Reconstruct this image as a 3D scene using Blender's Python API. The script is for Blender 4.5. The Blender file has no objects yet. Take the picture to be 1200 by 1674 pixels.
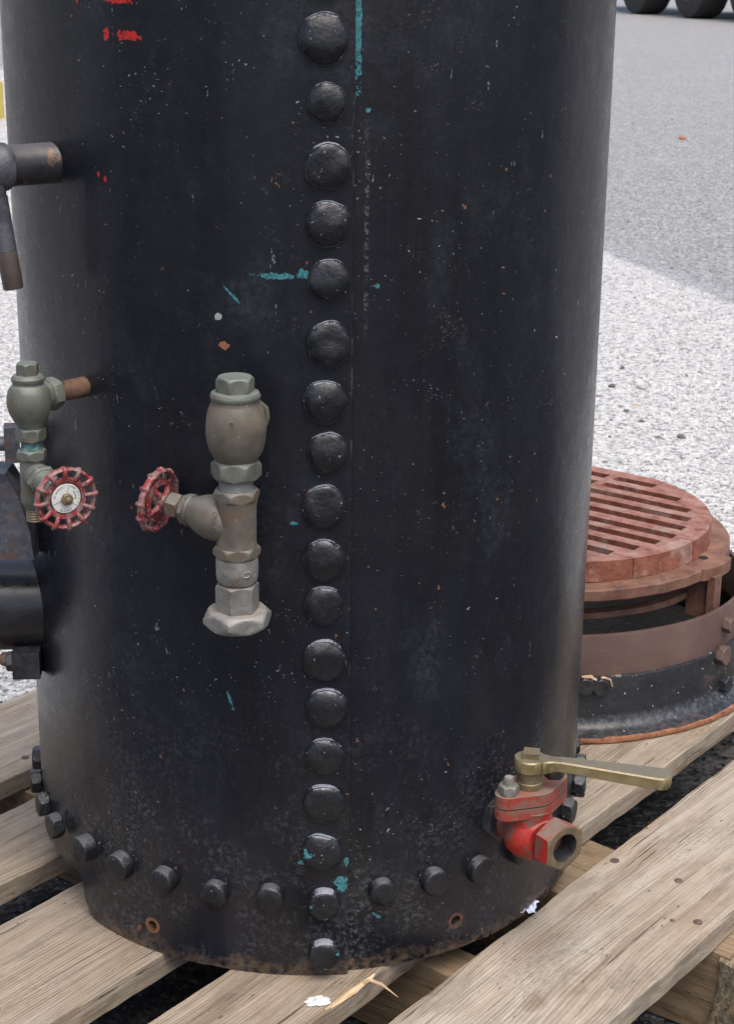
import bpy, bmesh, math, random
from math import sin, cos, pi, radians as R
from mathutils import Vector, Matrix, noise
random.seed(11)
SC = bpy.context.scene
COL = SC.collection

# ------------------------------------------------------------------ camera, sky, sun, exposure
cd = bpy.data.cameras.new('camera'); cam = bpy.data.objects.new('camera', cd); COL.objects.link(cam)
cd.sensor_fit = 'VERTICAL'; cd.sensor_height = 36; cd.lens = 2800 / 1674 * 36
cd.clip_start = 0.05; cd.clip_end = 2000
F = Vector((0.03327846, 0.94988157, -0.31083365)); RT = Vector((0.99944609, -0.0315564, 0.01056895))
UP = Vector((-0.00023046, 0.31101319, 0.95040557))
m3 = Matrix((RT, UP, -F)).transposed()
cam.matrix_world = Matrix.Translation((0, -1.64722, 0.89286)) @ m3.to_4x4()
cd.dof.use_dof = True; cd.dof.focus_distance = 1.45; cd.dof.aperture_fstop = 36
SC.camera = cam
SUN_EL, SUN_AZ = 66, 160          # degrees; azimuth clockwise from +Y
w = bpy.data.worlds.new('World'); SC.world = w; w.use_nodes = True
nt = w.node_tree; nt.nodes.clear()
sky = nt.nodes.new('ShaderNodeTexSky'); sky.sky_type = 'NISHITA'; sky.sun_disc = False
sky.sun_elevation = R(SUN_EL); sky.sun_rotation = R(SUN_AZ)
sky.air_density = 1.0; sky.dust_density = 5.0; sky.ozone_density = 1.0
bg = nt.nodes.new('ShaderNodeBackground'); bg.inputs[1].default_value = 0.13
wo = nt.nodes.new('ShaderNodeOutputWorld')
nt.links.new(sky.outputs[0], bg.inputs[0]); nt.links.new(bg.outputs[0], wo.inputs[0])
sd = bpy.data.lights.new('sun', 'SUN'); sd.energy = 1.1; sd.angle = R(55); sd.color = (1, .955, .89)
so = bpy.data.objects.new('sun', sd); COL.objects.link(so)
dirv = Vector((sin(R(SUN_AZ)) * cos(R(SUN_EL)), cos(R(SUN_AZ)) * cos(R(SUN_EL)), sin(R(SUN_EL))))
so.rotation_euler = dirv.to_track_quat('Z', 'Y').to_euler()
SC.view_settings.view_transform = 'Standard'; SC.view_settings.look = 'None'
SC.view_settings.gamma = 1; SC.view_settings.use_curve_mapping = False
SC.view_settings.exposure = 0.85

GZ = -0.125      # ground level; z = 0 is the top of the pallet boards
BR = 0.28        # boiler radius

# ------------------------------------------------------------------ node helpers
class N:
    def __init__(s, name):
        s.m = bpy.data.materials.new(name); s.m.use_nodes = True
        s.t = s.m.node_tree; s.b = s.t.nodes['Principled BSDF']
        s.tc = s.t.nodes.new('ShaderNodeTexCoord')
    def n(s, typ, ins=None, **kw):
        x = s.t.nodes.new(typ)
        for k, v in kw.items(): setattr(x, k, v)
        for k, v in (ins or {}).items(): s.set(x.inputs[k], v)
        return x
    def set(s, i, v):
        if isinstance(v, bpy.types.NodeSocket): s.t.links.new(v, i)
        else:
            if isinstance(v, (tuple, list)) and len(v) == 3 and i.type == 'RGBA': v = (*v, 1)
            i.default_value = v
    def P(s, k, v): s.set(s.b.inputs[k], v)
    def math(s, op, a, b=0.0, c=None, clamp=False):
        x = s.t.nodes.new('ShaderNodeMath'); x.operation = op; x.use_clamp = clamp
        s.set(x.inputs[0], a); s.set(x.inputs[1], b)
        if c is not None: s.set(x.inputs[2], c)
        return x.outputs[0]
    def map(s, vec, scale=(1, 1, 1), loc=(0, 0, 0), rot=(0, 0, 0)):
        x = s.n('ShaderNodeMapping', {'Scale': scale, 'Location': loc, 'Rotation': rot})
        s.t.links.new(vec, x.inputs[0]); return x.outputs[0]
    def noise(s, scale, detail=4, rough=.55, vec=None, dist=0.0):
        x = s.n('ShaderNodeTexNoise', {'Scale': scale, 'Detail': detail, 'Roughness': rough, 'Distortion': dist})
        s.t.links.new(vec or s.tc.outputs['Object'], x.inputs['Vector']); return x.outputs['Fac']
    def voro(s, scale, vec=None, feature='F1', out='Distance', rnd=1.0):
        x = s.n('ShaderNodeTexVoronoi', {'Scale': scale, 'Randomness': rnd}, feature=feature)
        s.t.links.new(vec or s.tc.outputs['Object'], x.inputs['Vector']); return x.outputs[out]
    def ramp(s, v, a, b, lo=0.0, hi=1.0):
        x = s.n('ShaderNodeMapRange', {0: v, 1: a, 2: b, 3: lo, 4: hi}); x.clamp = True; return x.outputs[0]
    def mix(s, f, a, b):
        x = s.t.nodes.new('ShaderNodeMix'); x.data_type = 'RGBA'
        s.set(x.inputs[0], f); s.set(x.inputs[6], a); s.set(x.inputs[7], b); return x.outputs[2]
    def cramp(s, v, stops):
        x = s.t.nodes.new('ShaderNodeValToRGB'); s.set(x.inputs[0], v); e = x.color_ramp.elements
        while len(e) < len(stops): e.new(.5)
        for el, (p, c) in zip(e, stops): el.position = p; el.color = (*c, 1)
        return x.outputs[0]
    def bump(s, h, strength=.3, dist=.001, prev=None):
        x = s.n('ShaderNodeBump', {'Strength': strength, 'Distance': dist, 'Height': h})
        if prev is not None: s.t.links.new(prev, x.inputs['Normal'])
        s.set(s.b.inputs['Normal'], x.outputs[0]); return x.outputs[0]
    def up(s):
        g = s.n('ShaderNodeNewGeometry'); x = s.n('ShaderNodeSeparateXYZ', {0: g.outputs['True Normal']}); return x.outputs[2]
    def rand(s): return s.n('ShaderNodeObjectInfo').outputs['Random']
    def offs(s, vec=None, k=37.0):
        """object coordinates shifted by a per-object random amount, so that copies differ"""
        r = s.math('MULTIPLY', s.rand(), k)
        c = s.n('ShaderNodeCombineXYZ', {0: r, 1: r, 2: r})
        a = s.n('ShaderNodeVectorMath', {0: vec or s.tc.outputs['Object'], 1: c.outputs[0]}, operation='ADD'); return a.outputs[0]

def specks(m, vec, scale, size, density, clusterscale, clo, chi):
    jt = m.n('ShaderNodeTexNoise', {'Scale': scale * 2.2, 'Detail': 2.0}); m.t.links.new(vec, jt.inputs['Vector'])
    jv = m.n('ShaderNodeVectorMath', {0: jt.outputs['Color'], 3: .9 / scale}, operation='SCALE')
    ja = m.n('ShaderNodeVectorMath', {0: vec, 1: jv.outputs[0]}, operation='ADD')
    v = m.n('ShaderNodeTexVoronoi', {'Scale': scale, 'Randomness': 1.0}); m.t.links.new(ja.outputs[0], v.inputs['Vector'])
    wn = m.n('ShaderNodeTexWhiteNoise', {'Vector': v.outputs['Position']})
    on = m.math('LESS_THAN', v.outputs['Distance'], m.math('MULTIPLY', size, m.math('ADD', wn.outputs['Value'], .25)))
    sel = m.n('ShaderNodeSeparateColor', {0: wn.outputs['Color']}).outputs[1]
    cl = m.ramp(m.noise(clusterscale, 3, .6, vec), clo, chi)
    keep = m.math('LESS_THAN', sel, m.math('MULTIPLY', density, cl))
    return m.math('MULTIPLY', on, keep)

# ------------------------------------------------------------------ materials
M = {}
def mat_boiler():
    m = N('black_boiler_paint'); O = m.tc.outputs['Object']
    n1 = m.noise(7, 5, .6); n2 = m.noise(60, 5, .65); n3 = m.noise(420, 3, .6)
    uv = m.tc.outputs['UV']
    nv = m.noise(1, 5, .55, m.map(uv, (9, 2.6, 1)), .6); nv2 = m.noise(1, 4, .6, m.map(uv, (34, 5, 1)))
    base = m.mix(m.ramp(nv, .36, .64), (.0050, .0056, .0080), (.0108, .0122, .0185))
    base = m.mix(m.ramp(nv2, .42, .72, 0, .5), base, (.0135, .0145, .0190))
    ch = m.math('MULTIPLY', m.ramp(m.noise(11, 5, .65, m.map(O, (1, 1, .7), (8, 3, 5))), .54, .70), m.ramp(m.noise(170, 5, .8), .40, .64))
    base = m.mix(m.math('MULTIPLY', ch, .55), base, (.045, .051, .066))
    base = m.mix(m.ramp(m.noise(4.5, 5, .6, m.map(O, loc=(3, 1, 2))), .55, .72, 0, .55), base, (.016, .0145, .0125))
    base = m.mix(m.ramp(n2, .58, .8, 0, .4), base, (.018, .019, .023))
    s = m.n('ShaderNodeSeparateXYZ', {0: uv}); u, v = s.outputs[0], s.outputs[1]
    # chalky scuffing, densest on the lower belt and in a few patches
    low = m.ramp(v, .26, .10, 0, 1)
    sc = m.math('MULTIPLY', m.ramp(m.noise(14, 6, .7), .44, .66), m.ramp(m.noise(230, 5, .75), .48, .66))
    sc = m.math('MULTIPLY', sc, m.math('MULTIPLY_ADD', low, 1.0, .10), clamp=True)
    base = m.mix(sc, base, (.085, .088, .10))
    # fine vertical rubbing
    st = m.noise(1, 4, .6, m.map(uv, (260, 9, 1)))
    base = m.mix(m.math('MULTIPLY', m.ramp(st, .6, .8), .10), base, (.06, .062, .07))
    # dust specks, chips and rubs: mostly tiny, in drifts
    SQ = m.map(O, (1, 1, 1.5))
    for scl, size, dens, cs, clo, chi, colr, k in ((430, .20, .85, 8, .60, .72, (.20, .21, .24), .9), (300, .18, .16, 5, .40, .66, (.12, .13, .15), .9), (210, .16, .55, 9, .56, .68, (.22, .23, .25), .9),
                                                   (120, .14, .20, 7, .52, .64, (.16, .15, .145), .8), (85, .09, .10, 4, .46, .62, (.32, .33, .33), 1)):
        base = m.mix(m.math('MULTIPLY', specks(m, SQ, scl, size, dens, cs, clo, chi), k), base, colr)
    # short slanting scratches
    for rot, sx, dn in ((.45, 60, .8), (-.5, 52, .6), (1.35, 66, .5)):
        sv = m.map(uv, (sx * 1.6, sx * .33, 1), rot=(0, 0, rot))
        sp3 = specks(m, sv, 1.0, .10, dn, .16, .50, .60)
        base = m.mix(m.math('MULTIPLY', sp3, m.ramp(n3, .46, .56, 0, .8)), base, (.17, .185, .21))
    # blistered, greyish rubs
    rb = m.math('MULTIPLY', m.ramp(m.noise(26, 5, .7), .60, .72), m.ramp(m.noise(330, 4, .8), .55, .62))
    base = m.mix(m.math('MULTIPLY', rb, .7), base, (.13, .125, .12))
    # rust pin pricks
    sp4 = specks(m, O, 95, .13, .14, 5, .42, .55)
    base = m.mix(sp4, base, (.16, .075, .045))
    ed = m.noise(95, 6, .75)
    # splashes of other paint:   (u centre, v centre, half width, half height, raggedness)
    def spot(cu, cv, hu, hv, rag=.9, rot=0.0, nsc=95):
        x = m.math('SUBTRACT', u, cu); y = m.math('SUBTRACT', v, cv)
        if rot:
            x2 = m.math('ADD', m.math('MULTIPLY', x, cos(rot)), m.math('MULTIPLY', y, sin(rot)))
            y = m.math('SUBTRACT', m.math('MULTIPLY', y, cos(rot)), m.math('MULTIPLY', x, sin(rot))); x = x2
        dx = m.math('DIVIDE', m.math('ABSOLUTE', x), hu); dy = m.math('DIVIDE', m.math('ABSOLUTE', y), hv)
        d = m.math('SQRT', m.math('ADD', m.math('MULTIPLY', dx, dx), m.math('MULTIPLY', dy, dy))) if rag > .5 else m.math('MAXIMUM', dx, dy)
        nn = m.noise(nsc * 2.2, 5, .7)
        return m.math('LESS_THAN', m.math('ADD', d, m.math('MULTIPLY', m.math('SUBTRACT', nn, .5), rag * 3.2)), .78)
    D = lambda a: a * pi / 180 * BR
    tq = [spot(D(7.6), .93, .0034, .160, .42, 0, 130), spot(D(-5.2), .6455, .021, .0030, .9), spot(D(-1.2), .6475, .006, .004, .9),
          spot(D(-12.7), .628, .012, .0014, .8, -.8), spot(D(9.3), .775, .0022, .0022, .7), spot(D(5.6), .096, .0065, .009, .8), spot(D(6.6), .116, .003, .006, .8),
          spot(D(-1.5), .117, .004, .003, .9), spot(D(-14.2), .272, .0018, .012, .9, .3), spot(D(12.6), .055, .007, .0018, .8, -.7), spot(D(11.2), .636, .0028, .002, .8), spot(D(-2.6), .437, .004, .0018, .8),
          spot(D(70), .455, .004, .006, .8), spot(D(68), .515, .003, .008, .8)]
    t = tq[0]
    for k in tq[1:]: t = m.math('MAXIMUM', t, k)
    base = m.mix(m.math('MULTIPLY', t, m.ramp(m.noise(260, 5, .75), .40, .50, .35, .95)), base, m.mix(m.ramp(n3, .35, .65), (.035, .16, .18), (.06, .25, .275)))
    rd = [spot(D(-30.6), .828, .0150, .0042, .95), spot(D(-35.0), .829, .0036, .0065, .8), spot(D(-32.2), .855, .017, .0035, .9), spot(D(-36.4), .7145, .0020, .003, .7), spot(D(-37.9), .7175, .0015, .003, .7), spot(D(-41.6), .854, .0014, .003, .7)]
    t2 = rd[0]
    for k in rd[1:]: t2 = m.math('MAXIMUM', t2, k)
    base = m.mix(m.math('MULTIPLY', t2, m.ramp(m.noise(300, 4, .75), .38, .48, .4, 1)), base, (.45, .022, .018))
    ru = [spot(D(-14.2), .587, .005, .0045, .9), spot(D(-34.6), .019, .003, .004, .9), spot(D(-15.2), .61, .0036, .0036, .7)]
    base = m.mix(ru[0], base, (.24, .10, .06)); base = m.mix(ru[1], base, (.18, .055, .03)); base = m.mix(ru[2], base, (.30, .31, .30))
    # dirt and rust along the bottom rim
    rim = m.math('MULTIPLY', m.ramp(m.math('ADD', v, m.math('MULTIPLY', m.math('SUBTRACT', m.noise(34, 5, .7), .5), .05)), .016, .004), m.ramp(m.noise(120, 5, .7), .38, .62))
    base = m.mix(m.math('MULTIPLY', rim, .8), base, m.mix(m.noise(60, 3, .6), (.20, .155, .11), (.10, .055, .03)))
    # rust rings around the two drilled holes
    for au, av in ((-31.3, .027), (29.2, .031)):
        dx = m.math('SUBTRACT', u, D(au)); dy = m.math('SUBTRACT', v, av)
        d = m.math('SQRT', m.math('ADD', m.math('MULTIPLY', dx, dx), m.math('MULTIPLY', dy, dy)))
        d = m.math('ADD', d, m.math('MULTIPLY', m.math('SUBTRACT', ed, .5), .004))
        base = m.mix(m.math('MULTIPLY', m.math('LESS_THAN', d, .0082), .9 if au < 0 else .35), base, (.19, .075, .04))
    # rubbed, dirt-caught line along the lap edge
    le = m.ramp(m.math('ABSOLUTE', m.math('SUBTRACT', u, D(6.9) + .0002)), .0004, .0012, 1, 0)
    base = m.mix(m.math('MULTIPLY', le, m.ramp(m.noise(40, 5, .7), .50, .68, 0, .45)), base, (.16, .13, .12))
    le2 = m.ramp(m.math('ABSOLUTE', m.math('SUBTRACT', u, D(9.3))), .001, .0022, 1, 0)
    le2 = m.math('MULTIPLY', le2, m.math('MULTIPLY', m.ramp(m.math('ABSOLUTE', m.math('SUBTRACT', v, .68)), .05, .09, 1, 0), m.ramp(m.noise(240, 4, .7), .48, .6)))
    base = m.mix(m.math('MULTIPLY', le2, .6), base, (.14, .13, .135))
    m.P('Base Color', base)
    rg = m.math('ADD', m.ramp(n2, .3, .75, .24, .36), m.math('MULTIPLY', sc, .3))
    m.P('Roughness', rg); m.P('Specular IOR Level', .40)
    b1 = m.bump(n1, .30, .005); b2 = m.bump(m.noise(45, 4, .6), .30, .0012, b1); b2 = m.bump(nv2, .25, .0012, b2); b3 = m.bump(n3, .22, .0003, b2)
    m.bump(m.ramp(m.voro(130), 0, .25), .12, .0005, b3)
    return m.m
M['boiler'] = mat_boiler()

def mat_rivet(name='black_rivet_paint', turq=False, top_tint=(.27, .285, .33)):
    m = N(name); o = m.offs()
    n = m.noise(130, 5, .65, o)
    base = m.mix(m.ramp(n, .35, .7), (.0050, .0056, .0078), (.010, .0112, .0155))
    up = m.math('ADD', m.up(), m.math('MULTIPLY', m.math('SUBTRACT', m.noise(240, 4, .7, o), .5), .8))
    base = m.mix(m.ramp(up, .45, .75, 0, .05), base, (.15, .165, .20)); base = m.mix(m.ramp(up, .74, .92, 0, .95), base, top_tint)  # up-facing faces mixed paler, strongest where they point straight up
    sp = specks(m, o, 260, .2, .5, 40, .4, .6)
    base = m.mix(m.math('MULTIPLY', sp, .8), base, (.20, .18, .16))
    ru = m.math('MULTIPLY', m.ramp(m.noise(85, 5, .7, o), .62, .70), m.ramp(up, .1, .6))
    base = m.mix(m.math('MULTIPLY', ru, .6), base, (.17, .085, .045))
    if turq:
        base = m.mix(m.math('MULTIPLY', m.ramp(m.noise(95, 4, .65, m.map(m.tc.outputs['Object'], (1, 1, 1), (.3, .1, .4))), .605, .62), .9), base, (.05, .21, .235))
    m.P('Base Color', base); m.P('Roughness', m.ramp(n, .3, .7, .33, .52))
    b = m.bump(m.noise(120, 5, .65, o), .8, .0014); m.bump(m.noise(420, 3, .6, o), .3, .0004, b)
    return m.m
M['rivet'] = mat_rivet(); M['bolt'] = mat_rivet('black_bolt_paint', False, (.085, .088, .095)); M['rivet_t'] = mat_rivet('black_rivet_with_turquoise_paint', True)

def mat_metal(name, c1, c2, c3=None, metal=.5, r=(.45, .7), sc=60, c3t=(.6, .7), bump=.4, top_tint=None, dust_t=.5, c3s=1.0):
    m = N(name); o = m.offs(None, 5)
    n = m.noise(sc, 6, .65, o)
    base = m.mix(m.ramp(n, .35, .68), c1, c2)
    if c3: base = m.mix(m.math('MULTIPLY', m.ramp(m.noise(sc * .7 * c3s, 5, .7, m.map(o, loc=(3, 7, 1))), *c3t), .85), base, c3)
    sp = specks(m, o, 400, .22, .35, 60, .42, .6)
    base = m.mix(m.math('MULTIPLY', sp, .6), base, tuple(min(1, x * 1.9 + .05) for x in c2))
    if top_tint: base = m.mix(m.ramp(m.math('ADD', m.up(), m.math('MULTIPLY', m.math('SUBTRACT', n, .5), .6)), dust_t, dust_t + .4, 0, .8), base, top_tint)
    m.P('Base Color', base); m.P('Metallic', metal); m.P('Roughness', m.ramp(m.noise(sc * 2, 4, .6, o), .3, .7, *r))
    b = m.bump(m.noise(sc * 3, 5, .6, o), bump, .0007); m.bump(m.noise(sc * 9, 4, .6, o), bump * .8, .0003, b)
    return m.m
M['bronze'] = mat_metal('weathered_bronze', (.095, .085, .066), (.16, .145, .115), (.165, .10, .062), .25, (.45, .7), 38, (.50, .66), .4, (.17, .18, .16), .45)
M['bronze_g'] = mat_metal('green_weathered_bronze', (.085, .092, .074), (.15, .158, .13), (.13, .10, .065), .2, (.45, .7), 38, (.50, .66), .4, (.17, .195, .175), .45)
M['verdigris'] = mat_metal('verdigris', (.035, .12, .11), (.17, .33, .30), (.05, .06, .05), .05, (.7, .9), 170, (.55, .62), 1.0)
M['galv'] = mat_metal('galvanised_steel', (.17, .168, .155), (.28, .275, .26), (.17, .125, .09), .35, (.45, .7), 55, (.54, .68), .8, (.32, .30, .27), .5)
M['galv_d'] = mat_metal('dull_zinc_plated_steel', (.15, .147, .132), (.23, .225, .205), (.16, .12, .085), .35, (.45, .7), 50, (.52, .68), .7)
M['brass'] = mat_metal('worn_brass', (.24, .19, .09), (.37, .30, .155), (.15, .115, .06), .6, (.40, .6), 45, (.54, .68), .5, (.24, .215, .165), .45)
M['brass_d'] = mat_metal('dark_brass', (.17, .13, .07), (.26, .21, .13), (.15, .11, .08), .5, (.45, .65), 60, (.6, .72), .3, (.22, .18, .13), .5)
M['copper'] = mat_metal('rusty_pipe', (.10, .055, .035), (.18, .105, .068), (.015, .015, .022), .2, (.5, .75), 75, (.54, .58), .5)
M['dk_pipe'] = mat_metal('black_pipe_with_rust', (.009, .009, .011), (.020, .020, .023), (.17, .085, .045), .1, (.24, .40), 30, (.62, .68), .3, (.12, .125, .135), .62)
M['dk_pipe2'] = mat_metal('rust_blotched_black_pipe', (.012, .012, .014), (.035, .036, .04), (.20, .10, .05), .1, (.28, .5), 30, (.52, .60), .4, (.12, .12, .125), .5)
M['brn_pipe'] = mat_metal('brown_steel', (.085, .065, .058), (.13, .10, .088), (.16, .09, .06), .2, (.45, .6), 25, (.6, .7), .25)
M['gunmetal'] = mat_metal('blue_grey_steel', (.055, .058, .07), (.135, .14, .158), (.14, .075, .052), .3, (.35, .6), 45, (.55, .64), .9)
M['blacknut'] = mat_metal('black_nut', (.014, .015, .018), (.04, .042, .05), (.11, .06, .035), .1, (.35, .55), 70, (.62, .7), .5)
M['rustnut'] = mat_metal('rusty_nut', (.08, .055, .045), (.15, .10, .08), (.20, .10, .06), .1, (.6, .85), 90, (.55, .65), .9)
M['grate'] = mat_metal('rusty_cast_iron', (.15, .042, .024), (.31, .115, .070), (.36, .29, .245), .03, (.6, .85), 46, (.50, .70), 1.6, (.35, .235, .195), .88, .8)
M['grate_o'] = mat_metal('rusty_cast_iron_frame', (.12, .050, .032), (.23, .125, .085), (.08, .045, .035), .03, (.65, .9), 30, (.55, .66), .6)
M['gband'] = mat_metal('brown_rusted_band', (.088, .052, .043), (.13, .082, .069), (.18, .10, .07), .08, (.5, .65), 14, (.6, .72), .18)
M['rustrim'] = mat_metal('orange_rust', (.20, .075, .035), (.36, .16, .08), (.09, .05, .035), 0, (.8, .95), 90, (.56, .62), 1.0)
M['rubber'] = mat_metal('black_rubber', (.014, .014, .014), (.028, .027, .026), None, 0, (.6, .8), 5)
M['truck_red'] = mat_metal('grey_truck_paint', (.10, .11, .12), (.14, .15, .16), None, 0, (.4, .5), 3)
M['wheelrim'] = mat_metal('grey_wheel_steel', (.22, .22, .21), (.32, .32, .31), None, .3, (.4, .6), 4)
M['yellow'] = mat_metal('yellow_paint', (.55, .42, .05), (.65, .50, .08), None, 0, (.5, .6), 10)
M['ash'] = mat_metal('soot_and_ash', (.012, .012, .012), (.035, .034, .034), (.09, .085, .08), 0, (.8, .95), 120, (.58, .68), 1.0)
M['dark'] = mat_metal('inside_soot', (.006, .006, .006), (.012, .011, .010), None, 0, (.8, .9), 30)

def mat_redpaint(name, red, under, t, sc=55, top_tint=True, pale=None):
    m = N(name); o = m.tc.outputs['Object']
    n = m.noise(sc, 6, .7, o)
    base = m.mix(m.ramp(m.noise(sc * 3, 4, .6, o), .3, .7), red, tuple(x * .7 for x in red))
    base = m.mix(m.math('MULTIPLY', m.ramp(n, t, t + .02), .9), base, under)
    if pale:
        base = m.mix(m.ramp(m.noise(sc * 2.2, 5, .7, m.map(o, loc=(9, 2, 4))), .57, .61, 0, .85), base, pale)
    if top_tint: base = m.mix(m.ramp(m.math('ADD', m.up(), m.math('MULTIPLY', m.math('SUBTRACT', n, .5), 1.4)), .55, 1.1, 0, .85), base, (.19, .16, .13))
    m.P('Base Color', base); m.P('Roughness', m.ramp(n, .3, .7, .3, .6))
    b = m.bump(n, .5, .0006); m.bump(m.noise(sc * 7, 3, .6, o), .3, .0003, b)
    return m.m
M['wheel_red'] = mat_redpaint('worn_red_wheel_paint', (.27, .04, .042), (.20, .13, .12), .50, 130, False, (.32, .23, .22))
M['cock_red'] = mat_redpaint('chipped_red_cock_paint', (.42, .032, .024), (.16, .08, .06), .50, 45, True)
M['flange_red'] = mat_redpaint('dull_red_flange_paint', (.31, .05, .035), (.19, .09, .065), .52, 60, True)
M['disc'] = (lambda m: (m.P('Base Color', m.mix(m.ramp(m.noise(90, 4), .35, .7), (.55, .56, .52), (.72, .73, .70))), m.P('Roughness', .45), m.m)[-1])(N('white_enamel'))
M['ink'] = (lambda m: (m.P('Base Color', (.02, .02, .02)), m.P('Roughness', .6), m.m)[-1])(N('black_lettering'))

def mat_wood(name, tint=(1, 1, 1)):
    m = N(name); o = m.offs(None, 11)
    wob = m.noise(1, 2, .5, m.map(o, (2.2, 7, 7)))
    wc = m.n('ShaderNodeCombineXYZ', {0: 0.0, 1: m.math('MULTIPLY', wob, .05), 2: m.math('MULTIPLY', wob, .02)})
    ow = m.n('ShaderNodeVectorMath', {0: o, 1: wc.outputs[0]}, operation='ADD').outputs[0]
    ring = m.noise(1, 4, .6, m.map(ow, (1.5, 55, 48)))
    mid = m.noise(1, 3, .6, m.map(ow, (3.5, 170, 150)))
    fine = m.noise(1, 4, .7, m.map(ow, (14, 420, 420)))
    fib = m.noise(1, 3, .6, m.map(ow, (40, 900, 900)))
    blot = m.noise(70, 4, .7, o)
    wv = m.n('ShaderNodeTexWave', {'Scale': 1.0, 'Distortion': 7.0, 'Detail': 3.0, 'Detail Scale': .5, 'Detail Roughness': .6, 'Vector': m.map(ow, (3, 88, 60))}, wave_type='BANDS', bands_direction='Y').outputs['Fac']
    wk = m.math('MULTIPLY', m.math('SUBTRACT', wv, .5), m.ramp(m.noise(1, 3, .5, m.map(o, (3, 12, 12), (7, 7, 7))), .38, .60, .04, .15))
    g = m.math('ADD', m.math('MULTIPLY', ring, .32), m.math('ADD', m.math('MULTIPLY', fine, .26), m.math('ADD', m.math('MULTIPLY', mid, .30), m.math('MULTIPLY', blot, .12))))
    g = m.math('ADD', m.math('MULTIPLY_ADD', m.math('SUBTRACT', g, .5), 1.22, .5), wk)
    T = lambda c: tuple(a * b for a, b in zip(c, tint))
    base = m.cramp(g, [(.28, T((.082, .064, .048))), (.41, T((.215, .180, .140))), (.52, T((.305, .266, .218))), (.70, T((.405, .368, .315)))])
    # brown and grey weather stains
    base = m.mix(m.ramp(m.noise(1, 5, .7, m.map(o, (6, 14, 14))), .50, .70, 0, .5), base, T((.225, .16, .105)))
    base = m.mix(m.ramp(m.noise(1, 5, .7, m.map(o, (9, 22, 22), (4, 1, 6))), .52, .68, 0, .6), base, T((.15, .13, .105)))
    base = m.mix(m.ramp(m.noise(1, 4, .6, m.map(o, (3, 9, 9), (1, 8, 2))), .5, .75, 0, .45), base, T((.46, .45, .42)))
    # dark checks along the grain and black flecks
    ck = m.ramp(m.noise(1, 3, .5, m.map(o, (7, 210, 210), (2, 2, 2))), .675, .70)
    base = m.mix(m.math('MULTIPLY', ck, .75), base, (.055, .042, .032))
    pt = m.math('MULTIPLY', m.ramp(m.noise(9, 4, .6, m.map(o, (.6, 1, 1), (5, 5, 5))), .50, .62), m.ramp(m.noise(330, 4, .7, m.map(o, (.4, 1, 1))), .50, .60))
    base = m.mix(m.math('MULTIPLY', pt, .35), base, (.10, .085, .068))
    fl = specks(m, m.map(o, (.5, 1, 1)), 190, .2, .28, 22, .42, .62)
    base = m.mix(m.math('MULTIPLY', fl, .7), base, (.05, .04, .035))
    # knots
    kv = m.n('ShaderNodeTexVoronoi', {'Scale': 1.0}); m.t.links.new(m.map(o, (5, 9, 9)), kv.inputs['Vector'])
    kd = m.math('ADD', kv.outputs['Distance'], m.math('MULTIPLY', m.math('SUBTRACT', m.noise(60, 4, .6, o), .5), .08))
    base = m.mix(m.ramp(kd, .03, .12, .7, 0), base, T((.10, .06, .035)))
    m.P('Base Color', base); m.P('Roughness', .82); m.P('Specular IOR Level', .25)
    b = m.bump(g, .9, .0026); b = m.bump(fib, .6, .0010, b); m.bump(ck, .6, -.0012, b)
    return m.m
M['wood'] = mat_wood('weathered_softwood', (.98, .93, .86)); M['wood_b'] = mat_wood('brown_bearer_wood', (.80, .66, .50)); M['wood_w'] = mat_wood('warm_softwood', (.98, .92, .84))
M['wood_g'] = mat_wood('pale_grey_softwood', (1.14, 1.11, 1.06))
def mat_bark():
    m = N('rough_mossy_timber'); o = m.tc.outputs['Object']; f = m.noise(1, 6, .75, m.map(o, (60, 200, 130)), .6); n = m.noise(28, 5, .7, o)
    base = m.cramp(f, [(.34, (.05, .038, .026)), (.47, (.15, .115, .075)), (.60, (.30, .245, .16))])
    base = m.mix(m.ramp(n, .5, .62, 0, .6), base, (.13, .12, .05)); base = m.mix(m.ramp(m.noise(46, 5, .7, m.map(o, loc=(4, 4, 4))), .58, .66, 0, .7), base, (.34, .17, .07))
    m.P('Base Color', base); m.P('Roughness', .85); b = m.bump(f, .9, .005); m.bump(m.noise(300, 4, .7, o), .6, .0015, b); return m.m
M['bark'] = mat_bark()
M['split'] = (lambda m: (m.P('Base Color', m.cramp(m.noise(1, 4, .6, m.map(m.tc.outputs['Object'], (40, 600, 300))), [(.3, (.34, .20, .10)), (.6, (.60, .45, .28))])), m.P('Roughness', .7), m.m)[-1])(N('fresh_split_wood'))

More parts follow.
